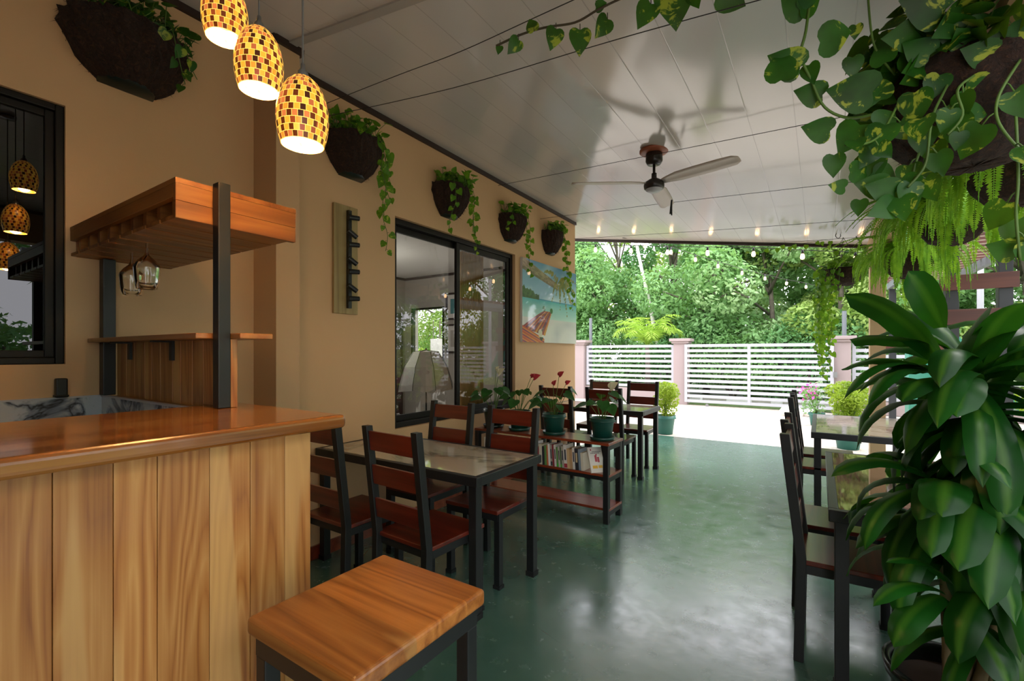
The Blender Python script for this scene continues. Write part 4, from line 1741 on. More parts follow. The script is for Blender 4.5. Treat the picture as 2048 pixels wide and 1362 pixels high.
# leaf mass around the basket front
for a in ((1745, 185, 1.45, .15, -1, .0), (1700, 190, 1.5, .13, .9, -.15), (1850, 60, 1.45, .14, -1, -.15), (1830, 185, 1.45, .11, 0, -1), (1880, 150, 1.45, .09, -.3, -.9), (1860, 110, 1.45, .1, -.7, .4), (1930, 175, 1.42, .12, .9, -.2),
          (2000, 180, 1.4, .09, -.5, .8), (1905, 235, 1.42, .11, .3, -1), (1925, 232, 1.42, .09, .9, .05), (1845, 260, 1.45, .09, -.1, -1), (1770, 250, 1.45, .11, -.4, -.7), (1755, 250, 1.47, .1, .6, .6), (1740, 310, 1.5, .11, .1, -1),
          (1800, 360, 1.45, .12, .4, -.9), (1770, 375, 1.48, .10, -.9, .1), (1720, 400, 1.5, .06, -.1, -1), (1700, 345, 1.5, .09, .7, .0), (1668, 310, 1.5, .08, 0, -1), (1790, 410, 1.45, .1, -.95, -.3), (1790, 385, 1.45, .1, -.9, .2),
          (1860, 335, 1.45, .07, .4, -1), (1690, 375, 1.5, .06, -.7, .1), (2035, 440, 1.35, .1, 0, -1), (2035, 500, 1.35, .1, -.95, .15), (1960, 70, 1.4, .13, -.9, .1), (1985, 110, 1.38, .1, -1, .2), (2010, 60, 1.35, .13, .3, -.9), (1940, 30, 1.4, .14, -.8, -.5),
          (1890, 20, 1.4, .15, -.9, .2), (1830, 30, 1.45, .12, .9, .2), (1760, 200, 1.5, .1, -.3, .9), (1720, 250, 1.5, .13, -.6, -.8), (1745, 345, 1.5, .09, .9, -.2)):
    pl(*a[:6])
for i in range(150):
    a_ = random.uniform(0, 2 * PI)
    rr = random.uniform(0.05, 0.32)
    p = Vector((rr * math.cos(a_), rr * math.sin(a_), random.uniform(0.0, 0.38 - rr * 0.5)))
    heart_leaf(ml, p, Vector((math.cos(a_), math.sin(a_), random.uniform(-0.9, 0.4))), Vector((0, -0.4, 1)) + rv(0.7), random.uniform(0.06, 0.105), 0, 0.15)
for i in range(60):
    a_ = random.uniform(PI * 0.9, PI * 1.75)
    p = Vector((0.27 * math.cos(a_), 0.27 * math.sin(a_), random.uniform(-0.05, 0.15)))
    heart_leaf(ml, p, Vector((math.cos(a_), math.sin(a_), random.uniform(-1.2, 0.1))), (CAMP - C0 - p).normalized() + rv(0.6), random.uniform(0.07, 0.12), 0, 0.15)
pv([(1800, 200, 1.5), (1760, 270, 1.45), (1720, 290, 1.42), (1690, 290, 1.42)], 0.06, .1, .06)
pv([(1900, 160, 1.45), (1870, 220, 1.4), (1860, 260, 1.4), (1850, 330, 1.4), (1815, 375, 1.42)], 0.08, .1, .08)
pv([(1950, 150, 1.4), (1915, 180, 1.36), (1925, 230, 1.36), (1895, 270, 1.38)], 0.07, .09, .06)
pv([(2040, 120, 1.35), (1998, 190, 1.32), (1995, 240, 1.32), (2030, 290, 1.32), (2060, 310, 1.32)], 0.1, .09, .09)
pv([(2030, 200, 1.35), (2036, 350, 1.32), (2032, 430, 1.32), (2040, 520, 1.32)], 0.11, .09, .1)
pv([(1860, 250, 1.5), (1830, 330, 1.45), (1820, 390, 1.45), (1790, 420, 1.45)], 0.06, .1, .08)
ms.build('vine_stems', 'stem_green', t, True)
ml.build('foliage', 'pothos', t, True)


# ferns
def frond(m, p, az, L, el, droop, w=0.055):
    n_ = 22
    pts = []
    pos = Vector(p)
    e = el
    st = L / n_
    for i in range(n_ + 1):
        pts.append(pos.copy())
        pos = pos + Vector((math.cos(az) * math.cos(e), math.sin(az) * math.cos(e), math.sin(e))) * st
        e -= droop / n_ * (1.6 - i / n_)
        e = max(e, -PI / 2 + 0.05)
    m.tube(pts[::3] + [pts[-1]], 0.0018, 4)
    for i in range(1, n_ + 1):
        d = (pts[i] - pts[i - 1]).normalized()
        side = Vector((-math.sin(az), math.cos(az), 0))
        for sub in (0, 0.5):
            q = pts[i - 1].lerp(pts[i], sub)
            wl = w * math.sin(PI * min(1, (i + sub) / n_ * 0.9 + 0.12)) ** 0.7
            for s_ in (-1, 1):
                tip = q + side * s_ * wl + d * wl * 0.25 + Vector((0, 0, -wl * 0.25)) + rv(0.003)
                hw = d * 0.0085
                mid = q.lerp(tip, 0.45)
                b = m.verts([q, mid - hw, tip, mid + hw])
                m.face((b, b + 1, b + 2, b + 3))


def fern_basket(x, y, zr, label, seed, n_=70, L=0.62):
    t = round_basket('fern_basket', label, x, y, zr, 0.2, 0.26, seed)
    t['group'] = 'hanging fern baskets'
    random.seed(seed + 100)
    m = MB()
    for i in range(n_):
        a_ = i * 2.399 + random.uniform(-0.2, 0.2)
        rr = random.uniform(0.02, 0.15)
        frond(m, (rr * math.cos(a_), rr * math.sin(a_), 0.0), a_, L * random.uniform(0.7, 1.15), random.uniform(0.2, 1.2), random.uniform(1.5, 3.0), random.uniform(0.038, 0.055))
    m.build('fronds', 'fern_leaf', t)


fern_basket(0.70, 5.75, 2.36, 'hanging fern basket by the beige column, farthest of the ferns', 61, 80, 0.66)
fern_basket(0.74, 4.25, 2.38, 'hanging fern basket in the middle, below the beam', 62, 90, 0.62)
fern_basket(0.80, 3.2, 2.36, 'hanging fern basket right behind the big pothos basket', 63, 70, 0.55)

# far hanging basket with curtain of yellow-green vine
HX, HY, HZ = 0.22, 6.42, 2.33
t = round_basket('vine_basket', 'coir basket with a long yellow-green hanging vine beside the column', HX, HY, HZ, 0.2, 0.18, 71)
random.seed(72)
ms, ml = MB(), MB()
for i in range(90):
    a_ = random.uniform(0, 2 * PI)
    rr = random.uniform(0.03, 0.2)
    p = Vector((rr * math.cos(a_), rr * math.sin(a_), random.uniform(0, 0.12)))
    heart_leaf(ml, p, Vector((math.cos(a_), math.sin(a_), random.uniform(-0.9, 0.3))), Vector((0, -0.6, 0.8)) + rv(0.6), random.uniform(0.05, 0.085), 0, 0.15)
for i in range(17):
    a_ = random.uniform(PI * 0.65, PI * 1.45)
    x0_, y0_ = 0.2 * math.cos(a_), 0.2 * math.sin(a_)
    ln = random.choice([0.35, 0.5, 0.75, 0.9, 1.0]) * random.uniform(0.85, 1.1)
    pts = [(x0_ * 0.6, y0_ * 0.6, 0.02), (x0_, y0_, 0.03)]
    k = int(ln / 0.12)
    for j in range(1, k + 1):
        pts.append((x0_ * 1.15 + random.uniform(-0.025, 0.025), y0_ * 1.15 + random.uniform(-0.02, 0.02), -ln * j / k))
    vine(ms, ml, pts, 0.042, 0.07, 0.05, 0.0018, Vector((-0.5, -1, 0)) * 5, 0.5)
for (dx, ln) in ((-0.2, 1.22), (-0.14, 1.15)):
    pts = [(dx * 0.7, -0.1, 0.0), (dx, -0.15, 0.0)] + [(dx + random.uniform(-.03, .03), -0.15, -ln * j / 9) for j in range(1, 10)]
    vine(ms, ml, pts, 0.045, 0.07, 0.06, 0.0018, Vector((-0.5, -1, 0)) * 5, 0.5)
# creepers on the wire
pts = [(-0.02, 0, 0.05), (-0.1, 0, 0.25), (-0.15, 0.05, 0.36), (-0.35, 0.08, 0.36), (-0.7, 0.12, 0.36), (-1.0, 0.15, 0.33)]
vine(ms, ml, pts, 0.06, 0.06, 0.05, 0.0018, Vector((-0.5, -1, 0)) * 5, 0.5)
ms.build('vine_stems', 'stem_green', t, True)
ml.build('foliage', 'pothos_light', t, True)
t = thing('plant_bracket', 'black scrolled wall bracket on the beige column', 'bracket', (0.473, 6.66, 2.42))
m = MB()
m.tube([(0, 0, 0.30), (-0.30, -0.23, 0.33)], 0.006, 6)
m.tube([(0, 0, 0.08), (-0.14, -0.11, 0.31)], 0.005, 6)
c_ = [(-0.30 + 0.03 * math.cos(a) * 0.8, -0.23 + 0.03 * math.cos(a) * 0.6, 0.30 + 0.03 * math.sin(a)) for a in [k * PI / 6 for k in range(3, 14)]]
m.tube(c_, 0.004, 5)
m.build('iron_scroll', 'black_paint', t, True)

# ------------------------------------------------------------------ dracaena in the right foreground


def strap_leaf(m, p, az, L, W, el, droop, twist=0.0):
    n_ = 9
    pos = Vector(p)
    e = el
    st = L / n_
    vs = []
    for i in range(n_ + 1):
        t_ = i / n_
        w = W * (0.22 + 0.78 * math.sin(PI * min(1.0, t_ * 0.85 + 0.12)) ** 0.8) if t_ < 0.6 else W * math.sqrt(max(0.0, 1 - ((t_ - 0.6) / 0.4) ** 2)) * (0.995)
        d = Vector((math.cos(az) * math.cos(e), math.sin(az) * math.cos(e), math.sin(e)))
        side = Vector((-math.sin(az), math.cos(az), 0))
        nr = side.cross(d)
        if twist:
            q = Matrix.Rotation(twist * t_, 3, d)
            side, nr = q @ side, q @ nr
        wav = 0.10 * W * math.sin(t_ * 9 + az * 3)
        vs += [pos - side * w / 2 - nr * (-0.16 * w) + nr * wav * 0.3, pos - side * w / 4 - nr * (-0.05 * w), pos - nr * 0.0, pos + side * w / 4 - nr * (-0.05 * w), pos + side * w / 2 - nr * (-0.16 * w) - nr * wav * 0.3]
        pos = pos + d * st
        e -= droop / n_ * (0.5 + t_)
        e = max(e, -PI / 2 - 0.1)
    b = m.verts(vs)
    for i in range(n_):
        for k in range(4):
            a = b + i * 5 + k
            u0, u1, v0, v1 = k / 4, (k + 1) / 4, i / n_, (i + 1) / n_
            m.face((a, a + 1, a + 6, a + 5), ((u0, v0), (u1, v0), (u1, v1), (u0, v1)))


DX, DY = 0.395, 2.0
t = thing('floor_plant', 'tall dark green broad-leaved plant in a black pot at the right front', 'potted plant', (DX, DY, 0))
D0 = Vector((DX, DY, 0))
pt_ = MB().lathe([(0.0, 0.0), (0.125, 0.0), (0.165, 0.36), (0.18, 0.365), (0.185, 0.40), (0.17, 0.405), (0.16, 0.39), (0.155, 0.34)], 36, c=(-0.04, -0.05, 0)).build('pot', 'dark_pot', t, True)
MB().lathe([(0.0, 0.345), (0.157, 0.345)], 24, c=(-0.04, -0.05, 0)).build('soil', 'soil', pt_)
random.seed(83)


def rosette(m, p, n_, L, W, up=0.9, az0=None, az1=None):
    for i in range(n_):
        f_ = i / max(1, n_ - 1)
        az = i * 2.399 + random.uniform(-0.25, 0.25)
        if az0 is not None:
            az = az0 + (az1 - az0) * ((i * 0.618) % 1.0)
        el = up * (1 - f_) + random.uniform(-0.25, 0.2) - 0.45 * f_
        strap_leaf(m, Vector(p) + Vector((0, 0, -0.05 * f_)), az, L * random.uniform(0.75, 1.15), W * random.uniform(0.8, 1.15), el, random.uniform(1.5, 2.6), random.uniform(-0.5, 0.5))


stems = MB()
ml = MB()
# stem positions, local coordinates
S = [((0.0, -0.02), 1.33, 0.02), ((-0.08, -0.06), 0.98, 0.016), ((0.05, -0.07), 0.72, 0.015), ((-0.05, 0.03), 0.78, 0.014), ((0.12, 0.02), 1.12, 0.016), ((0.22, 0.12), 1.42, 0.016)]
for (sx, sy), hh, r in S:
    pts = [(sx * 0.4 - 0.03, sy * 0.4 - 0.04, 0.33), (sx * 0.8, sy * 0.8, 0.6), (sx, sy, hh)]
    c_ = catmull(pts, 10)
    rs = [r * (1.0 + (0.07 if i % 2 else 0)) for i in range(len(c_))]
    stems.tube(c_, rs, 10)
stems.build('canes', 'cane', t, True)
rosette(ml, (0.0, -0.02, 1.33), 26, 0.40, 0.085, 1.3)
rosette(ml, (0.0, -0.02, 1.22), 18, 0.38, 0.085, 0.5)
rosette(ml, (-0.08, -0.06, 1.0), 22, 0.36, 0.075, 0.9)
rosette(ml, (-0.06, -0.04, 0.9), 12, 0.36, 0.08, 0.3)
rosette(ml, (0.06, -0.07, 0.97), 16, 0.36, 0.085, 0.5)
rosette(ml, (0.05, -0.07, 0.74), 16, 0.33, 0.08, 0.6)
rosette(ml, (-0.05, 0.03, 0.80), 14, 0.34, 0.065, 0.7)
rosette(ml, (0.12, 0.02, 1.14), 20, 0.38, 0.085, 0.8)
rosette(ml, (0.22, 0.12, 1.44), 20, 0.40, 0.08, 1.0)
rosette(ml, (0.0, -0.08, 0.6), 9, 0.28, 0.07, 0.5)


def shown_leaf(px0, py0, d0, px1, py1, d1, W, droop=0.5, twist=0.0):
    a, b_ = P(px0, py0, d0) - D0, P(px1, py1, d1) - D0
    v_ = b_ - a
    L = v_.length * 1.04
    az = math.atan2(v_.y, v_.x)
    el = math.atan2(v_.z, math.hypot(v_.x, v_.y)) + droop * 0.45
    strap_leaf(ml, a, az, L, W, el, droop, twist)


shown_leaf(1885, 655, 1.42, 1815, 548, 1.42, 0.085, 0.3, 1.2)
shown_leaf(1880, 720, 1.42, 1680, 612, 1.40, 0.10, 0.9, 0.6)
shown_leaf(1860, 690, 1.45, 1705, 690, 1.42, 0.085, 0.5, 0.6)
shown_leaf(1900, 735, 1.40, 1990, 620, 1.38, 0.10, 0.6, -0.7)
shown_leaf(1910, 740, 1.38, 2060, 655, 1.36, 0.10, 0.7, -0.6)
shown_leaf(1925, 750, 1.36, 1915, 865, 1.22, 0.11, 1.5)
shown_leaf(1890, 760, 1.38, 1808, 830, 1.30, 0.09, 1.4)
shown_leaf(1895, 960, 1.34, 1885, 1060, 1.20, 0.11, 1.4)
shown_leaf(1950, 990, 1.34, 1920, 1165, 1.20, 0.11, 1.2)
shown_leaf(1990, 1000, 1.34, 1995, 1225, 1.22, 0.09, 1.2)
shown_leaf(1880, 990, 1.34, 1865, 1130, 1.24, 0.075, 1.2)
shown_leaf(1900, 1165, 1.36, 1765, 1150, 1.30, 0.05, 1.2)
shown_leaf(1880, 1180, 1.36, 1745, 1245, 1.30, 0.06, 1.5)
shown_leaf(1880, 1190, 1.36, 1795, 1320, 1.30, 0.085, 1.5)
shown_leaf(1950, 1250, 1.3, 2010, 1380, 1.2, 0.08, 1.0)
shown_leaf(1840, 735, 1.45, 1692, 840, 1.35, 0.075, 1.5, 0.5)
shown_leaf(1850, 745, 1.45, 1740, 850, 1.33, 0.08, 1.5, 0.5)
shown_leaf(1860, 745, 1.45, 1685, 765, 1.38, 0.07, 1.0, 0.5)
ml.build('foliage', 'dracaena_leaf', t, True)

# ------------------------------------------------------------------ pergola on the open side
t = thing('pergola', 'dark steel pergola with red-brown slat roof outside on the right', 'pergola', (0, 0, 0))


def bz(y):
    return 2.40 + 0.019 * y


PY1 = 10.9
for x in (1.06, 1.78):
    MB().bar((x, 1.2, bz(1.2)), (x, PY1 + 0.05, bz(PY1)), 0.06, 0.11).build('side_beam', 'grey_post', t, bevel=0.004)
for x, y in ((1.10, PY1 - 0.05), (1.10, 6.32), (1.475, 6.32), (1.10, 1.5), (1.75, 1.5), (1.75, PY1 - 0.05)):
    MB().box(x - 0.05, x + 0.05, y - 0.05, y + 0.05, -0.03, bz(y) - 0.056 if x != 1.475 else bz(y) + 0.05).build('post', 'dark_post', t, bevel=0.004)
y = 1.4
k = 0
while y < PY1:
    z = bz(y) + 0.057
    m = MB().box(0.99, 1.86, y - 0.045, y + 0.045, z, z + 0.055)
    m.mi[0] = 1
    m.build('roof_slat', ['red_slat', 'slat_lit_underside'], t)
    y += 0.26
for (yy, x0_, x1_, zz) in ((6.265, 1.0, 1.56, 2.01), (6.265, 1.0, 1.56, 1.67), (PY1 - 0.105, 1.0, 1.86, 1.95), (PY1 - 0.105, 1.0, 1.86, 1.45)):
    MB().box(x0_, x1_, yy - 0.02, yy, zz, zz + 0.15).build('cross_board', 'red_slat', t, bevel=0.003)
tag(MB().box(1.28, 1.33, 0.5, 7.9, -0.03, 0.10).build('border_plank', 'teak_rack'), 'wooden border plank along the gravel on the right', 'plank')

# ------------------------------------------------------------------ gate, fence and pillars
GY = 13.2


def pillar(x, y, label, h=1.68, w=0.36):
    t = thing('gate_pillar', label, 'pillar', (x, y, -0.03), R(2), 'pinkish masonry pillars')
    MB().box(-w / 2, w / 2, -w / 2, w / 2, 0, h).build('shaft', 'pillar_paint', t, bevel=0.006)
    m = MB()
    m.box(-w / 2 - 0.05, w / 2 + 0.05, -w / 2 - 0.05, w / 2 + 0.05, h, h + 0.06)
    m.box(-w / 2 - 0.1, w / 2 + 0.1, -w / 2 - 0.1, w / 2 + 0.1, h + 0.06, h + 0.14)
    m.build('cap', 'pillar_paint', t, bevel=0.01)


pillar(-6.3, 13.45, 'pinkish pillar just right of the painting wall corner')
pillar(-3.22, 13.45, 'pinkish pillar between the low fence and the white gate')
pillar(0.42, 13.45, 'pinkish pillar to the right of the white gate, behind the hanging vine')
pillar(3.9, 13.45, 'pinkish fence pillar far right behind the pergola')
pillar(-9.6, 13.45, 'pinkish fence pillar hidden far left beyond the house')


def slat_panel(name, label, cat, x0, x1, y, z0, z1, n_, verts, group=None, th=0.05, bar=None):
    t = thing(name, label, cat, ((x0 + x1) / 2, y, 0), 0, group)
    hx = (x1 - x0) / 2
    m = MB()
    for xx in verts:
        m.box(xx - 0.035, xx + 0.035, -0.025, 0.025, z0, z1)
    m.build('frame_upright', 'white_paint', t, bevel=0.003)
    pitch = (z1 - z0 - 0.07) / (n_ - 1)
    for i in range(n_):
        z = z0 + pitch * i
        m = MB()
        edges = sorted(verts)
        for a, b_ in zip(edges, edges[1:]):
            m.box(a + 0.035, b_ - 0.035, -0.018, 0.018, z, z + 0.075)
        m.build('slat', 'white_paint', t)
    return t


g_ = slat_panel('sliding_gate', 'wide white slatted driveway gate', 'gate', -3.08, 0.28, 13.18, 0.06, 1.62, 12, (-1.64, -0.10, 1.64))
MB().box(1.66, 1.74, -0.05, 0.02, 0.82, 0.95).build('latch', 'metal', g_)
m = MB()
for xx in (-1.1, 1.1):
    m.tube([(xx, -0.02, 0.0), (xx, 0.02, 0.0)], 0.04, 12)
m.build('roller', 'metal', g_)
slat_panel('fence_panel', 'white slatted fence panel left of the gate on a low wall', 'fence', -6.1, -3.42, 13.45, 0.40, 1.62, 9, (-1.30, 1.30), 'white fence panels')
slat_panel('fence_panel', 'white slatted fence panel right of the gate, partly behind the column', 'fence', 0.63, 3.70, 13.45, 0.30, 1.62, 10, (-1.50, 0.0, 1.50), 'white fence panels')
slat_panel('fence_panel', 'sliver of white slatted fence beside the painting wall corner', 'fence', -9.4, -6.5, 13.45, 0.40, 1.62, 9, (-1.42, 1.42), 'white fence panels')
slat_panel('fence_panel', 'white slatted fence panel far right beyond the pergola', 'fence', 4.1, 8.0, 13.45, 0.30, 1.62, 10, (-1.9, 0.0, 1.9), 'white fence panels')
m = MB()
m.box(-6.12, -3.4, 13.4, 13.55, -0.03, 0.37)
struct(m.build('trim_8', 'pillar_paint'))
m = MB()
m.box(0.6, 8.0, 13.4, 13.55, -0.03, 0.28)
m.box(-9.4, -6.48, 13.4, 13.55, -0.03, 0.37)
struct(m.build('trim_9', 'pillar_paint'))
for i, (x, w_) in enumerate(((-3.1, 0.55), (-1.85, 0.6), (-0.95, 0.25), (0.05, 0.55))):
    o = box('kerb_block', 'white_kerb', -w_ / 2, w_ / 2, -0.15, 0.15, 0, 0.18, None, 0.01)
    o.location = (x, 14.1, -0.02)
    tag(o, ('leftmost', 'wide middle', 'small', 'rightmost')[i] + ' white painted kerb block seen through the gate', 'kerb', 'white kerb blocks behind the gate')
struct(box('trim_10', 'concrete', -14, 9, 14.3, 15.2, -0.02, 0.10))
m = MB()
m.tube([(0, 0, 0), (0, 0, 2.55)], 0.05, 10)
o = m.build('metal_pole', 'grey_post')
o.location = (-6.2, 14.0, -0.03)
tag(o, 'grey metal pole behind the pillar next to the painting wall', 'pole')
o = MB().tube([(0, 0, 0), (0, 0, 2.45)], 0.05, 10).build('metal_pole', 'grey_post')
o.location = (0.5, 14.0, -0.03)
tag(o, 'grey metal pole rising behind the pillar right of the gate', 'pole')
o = MB().tube([(0, 0, 0), (0, 0, 3.6)], 0.045, 12).build('white_pole', 'white_paint')
o.location = (2.3, 11.1, -0.03)
tag(o, 'slim white pole standing beyond the pergola posts', 'pole')
# play slide
t = thing('play_slide', 'teal plastic play slide behind the pergola', 'slide', (2.4, 11.7, -0.03))
m = MB()
pts = [(0.9, 0.0, 0.15), (0.55, 0, 0.35), (0.1, 0, 0.95), (-0.3, 0, 1.6), (-0.6, 0, 1.78)]
pts = catmull(pts, 4)
vs = []
for p in pts:
    for (dy, dz) in ((-0.24, 0.12), (-0.22, 0.0), (0.22, 0.0), (0.24, 0.12)):
        vs.append((p.x, p.y + dy, p.z + dz))
b = m.verts(vs)
for i in range(len(pts) - 1):
    for k in range(3):
        a = b + i * 4 + k
        m.face((a, a + 1, a + 5, a + 4))
m.build('chute', 'slide_teal', t, True, solid=0.015)
MB().box(-1.0, -0.6, -0.25, 0.25, 0, 1.75).build('ladder_tower', 'slide_teal', t, bevel=0.02)
# rocks by the gate
for i, (x, y, r) in enumerate(((-0.55, 12.3, 0.24), (-0.2, 12.4, 0.17), (0.02, 12.25, 0.12))):
    random.seed(90 + i)
    m = MB()
    m.lathe([(0.0, 0.0), (r, 0.0), (r * 1.05, r * 0.4), (r * 0.7, r * 0.8), (0.0, r * 0.95)], 9, jit=0.16)
    o = m.build('garden_rock', 'rock')
    o.location = (x, y, -0.03)
    tag(o, ('largest', 'middle-sized', 'smallest')[i] + ' pale rock on the gravel by the right end of the gate', 'rock', 'pale rocks by the gate')


# ------------------------------------------------------------------ foliage cards in numpy
def leaf_cloud(name, mat, centers, radii, n_, size, parent, seed, flat=0.8):
    rg = np.random.default_rng(seed)
    k = rg.integers(0, len(centers), n_)
    c = np.array(centers)[k]
    r = np.array(radii)[k]
    d = rg.normal(size=(n_, 3))
    d /= np.linalg.norm(d, axis=1)[:, None]
    rad = rg.uniform(0.55, 1.0, n_) ** 0.5
    p = c + d * (r * rad)[:, None] * np.array([1, 1, flat])
    nrm = d * 0.6 + rg.normal(size=(n_, 3)) * 0.6 + np.array([0, 0, 0.5])
    nrm /= np.linalg.norm(nrm, axis=1)[:, None]
    a = np.cross(nrm, rg.normal(size=(n_, 3)))
    a /= np.linalg.norm(a, axis=1)[:, None]
    b_ = np.cross(nrm, a)
    L = (size * rg.uniform(0.6, 1.3, n_))[:, None]
    Wd = L * 0.48
    v0 = p - a * L * 0.5
    v1 = p + b_ * Wd * 0.5 + nrm * L * 0.05
    v2 = p + a * L * 0.5
    v3 = p - b_ * Wd * 0.5 + nrm * L * 0.05
    V = np.stack([v0, v1, v2, v3], 1).reshape(-1, 3)
    me = bpy.data.meshes.new(name)
    me.vertices.add(len(V))
    me.vertices.foreach_set('co', V.ravel())
    me.loops.add(n_ * 4)
    me.loops.foreach_set('vertex_index', np.arange(n_ * 4, dtype=np.int32))
    me.polygons.add(n_)
    me.polygons.foreach_set('loop_start', np.arange(0, n_ * 4, 4, dtype=np.int32))
    me.polygons.foreach_set('loop_total', np.full(n_, 4, dtype=np.int32))
    me.update(calc_edges=True)
    me.materials.append(M[mat])
    o = bpy.data.objects.new(name, me)
    COL.objects.link(o)
    o.parent = parent
    return o


def tree(x, y, h, r, mat, label, seed, n_=9000, size=0.17, lean=0.0, low=0.25, group='trees beyond the fence', trunk='bark'):
    rg = random.Random(seed)
    t = thing('tree', label, 'tree', (x, y, -0.03), 0, group)
    m = MB()
    top = Vector((lean * h, 0, h * 0.8))
    m.tube(catmull([(0, 0, 0), (lean * h * 0.3 + 0.1, 0.1, h * 0.35), (top.x, 0, top.z)], 5), [0.13 * (1 - 0.07 * i) for i in range(11)], 8)
    cs, rs = [], []
    for i in range(16):
        a_ = rg.uniform(0, 2 * PI)
        f_ = rg.random()
        z = h * (low + (0.95 - low) * f_)
        rr = r * math.sin(PI * (0.15 + 0.75 * f_)) * rg.uniform(0.4, 1.0)
        c = Vector((lean * z + rr * math.cos(a_), rr * math.sin(a_), z))
        cs.append(tuple(c))
        rs.append(r * rg.uniform(0.28, 0.5))
        zb = h * (0.25 + 0.5 * f_ * 0.8)
        m.tube([(lean * zb, 0.05, zb), ((lean * zb + c.x) / 2, c.y / 2, (zb + c.z) / 2 + 0.1), c], [0.05, 0.035, 0.015], 5)
    m.build('trunk', trunk, t, True)
    leaf_cloud('foliage', mat, cs, rs, n_, size, t, seed)
    return t


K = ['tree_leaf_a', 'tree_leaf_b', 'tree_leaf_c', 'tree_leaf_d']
kind_name = ['mid green', 'yellow-green', 'dark green', 'pale feathery']
random.seed(101)
spec = [(-9.2, 18.2, 7.6, 2.3, 2, 'behind the painting wall corner'), (-7.0, 17.3, 6.4, 2.1, 0, 'left of the young palm'), (-5.0, 18.4, 8.2, 2.2, 2, 'straight behind the young palm'),
        (-3.3, 17.2, 6.2, 2.2, 0, 'above the left end of the gate'), (-1.4, 17.6, 6.0, 2.2, 3, 'with spreading branches above the middle of the gate'), (0.4, 17.4, 6.6, 2.1, 1, 'above the right gate pillar'),
        (2.3, 17.8, 7.0, 2.2, 0, 'seen just past the beige column'), (4.4, 17.0, 6.2, 2.3, 2, 'beyond the pergola posts'), (6.9, 17.6, 7.0, 2.5, 0, 'at the far right beyond the pergola'),
        (-11.8, 18.6, 7.5, 2.6, 0, 'far left, seen through the inner room window'), (-14.5, 16.5, 6.5, 2.4, 1, 'leftmost, behind the inner room window'),
        (9.6, 17.2, 7.0, 2.6, 1, 'reflected in the sliding window from the far right'), (-8.2, 22.5, 9.6, 3.0, 1, 'tall in the second row at the left'), (-4.4, 22.8, 9.4, 3.0, 0, 'tall in the second row, centre left'),
        (-0.7, 22.4, 9.0, 3.0, 1, 'tall in the second row over the gate'), (3.2, 22.6, 9.2, 3.0, 3, 'tall in the second row at the right'), (0.9, 20.2, 8.0, 2.2, 0, 'between rows, right of the bulb string')]
for i, (x, y, h, r, kd, where) in enumerate(spec):
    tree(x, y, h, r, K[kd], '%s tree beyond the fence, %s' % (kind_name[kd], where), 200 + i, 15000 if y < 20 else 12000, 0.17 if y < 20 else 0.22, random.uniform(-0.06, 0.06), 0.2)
# bare grey trunk leaning up through the leaves
o = MB().tube(catmull([(-4.6, 16.4, -0.03), (-4.9, 16.4, 2.5), (-5.4, 16.3, 5.0), (-5.9, 16.3, 8.0)], 5), [0.085 - 0.003 * i for i in range(16)], 8).build('bare_trunk', 'rock', None, True)
tag(o, 'pale bare trunk rising among the leaves left of the gate', 'tree trunk')
# undergrowth behind the road
for i, (x, kd) in enumerate(((-10.5, 0), (-8.3, 2), (-6.2, 0), (-4.2, 2), (-2.3, 0), (-0.4, 2), (1.5, 0), (3.5, 1), (5.8, 2))):
    t = thing('shrub', ('broad %s shrub along the roadside, ' % kind_name[kd]) + ['far left', 'behind the left pillar', 'left of the palm', 'right of the palm', 'behind the gate, left', 'behind the gate, right', 'behind the right pillar', 'behind the column', 'behind the pergola'][i], 'shrub', (x, 16.0, -0.03), 0, 'roadside shrubs')
    rg = random.Random(300 + i)
    cs = [(rg.uniform(-1.1, 1.1), rg.uniform(-0.4, 0.5), rg.uniform(0.2, 2.3)) for _ in range(16)]
    leaf_cloud('foliage', K[kd], cs, [rg.uniform(0.45, 0.7) for _ in range(16)], 8000, 0.13, t, 300 + i)
    m = MB()
    for c in cs[:5]:
        m.tube([(0, 0, 0), (c[0] * 0.5, c[1] * 0.5, c[2] * 0.5), c], [0.04, 0.025, 0.01], 5)
    m.build('branches', 'bark', t, True)

# young palm
t = thing('palm', 'young bright green palm just behind the white fence', 'palm', (-4.4, 14.15, -0.03))
MB().tube([(0, 0, 0), (0.02, 0, 0.8), (0, 0, 1.66)], [0.1, 0.08, 0.06], 10).build('trunk', 'bark', t, True)
m = MB()
random.seed(111)
for i in range(17):
    az = i * 2.399
    el = random.uniform(0.8, 1.5)
    L = random.uniform(1.2, 1.6)
    n_ = 20
    pos = Vector((0, 0, 1.62))
    e = el
    pts = []
    dr = random.uniform(1.5, 2.6)
    for k in range(n_ + 1):
        pts.append(pos.copy())
        pos = pos + Vector((math.cos(az) * math.cos(e), math.sin(az) * math.cos(e), math.sin(e))) * (L / n_)
        e -= dr / n_ * (k / n_ * 1.6 + 0.2)
    m.tube(pts[::4] + [pts[-1]], [0.016, 0.013, 0.01, 0.008, 0.006, 0.004][:len(pts[::4]) + 1], 5)
    side = Vector((-math.sin(az), math.cos(az), 0))
    for k in range(3, n_ + 1):
        d = (pts[k] - pts[k - 1]).normalized()
        for s_ in (-1, 1):
            w_ = 0.46 * math.sin(PI * (0.2 + 0.7 * k / n_))
            tip = pts[k] + side * s_ * w_ * 0.8 + d * w_ * 0.6 + Vector((0, 0, -w_ * random.uniform(0.2, 0.6)))
            mid = pts[k].lerp(tip, 0.4) + Vector((0, 0, 0.02))
            hw = d * 0.022
            b = m.verts([pts[k], mid - hw, tip, mid + hw])
            m.face((b, b + 1, b + 2, b + 3))
m.build('fronds', 'palm_leaf', t)


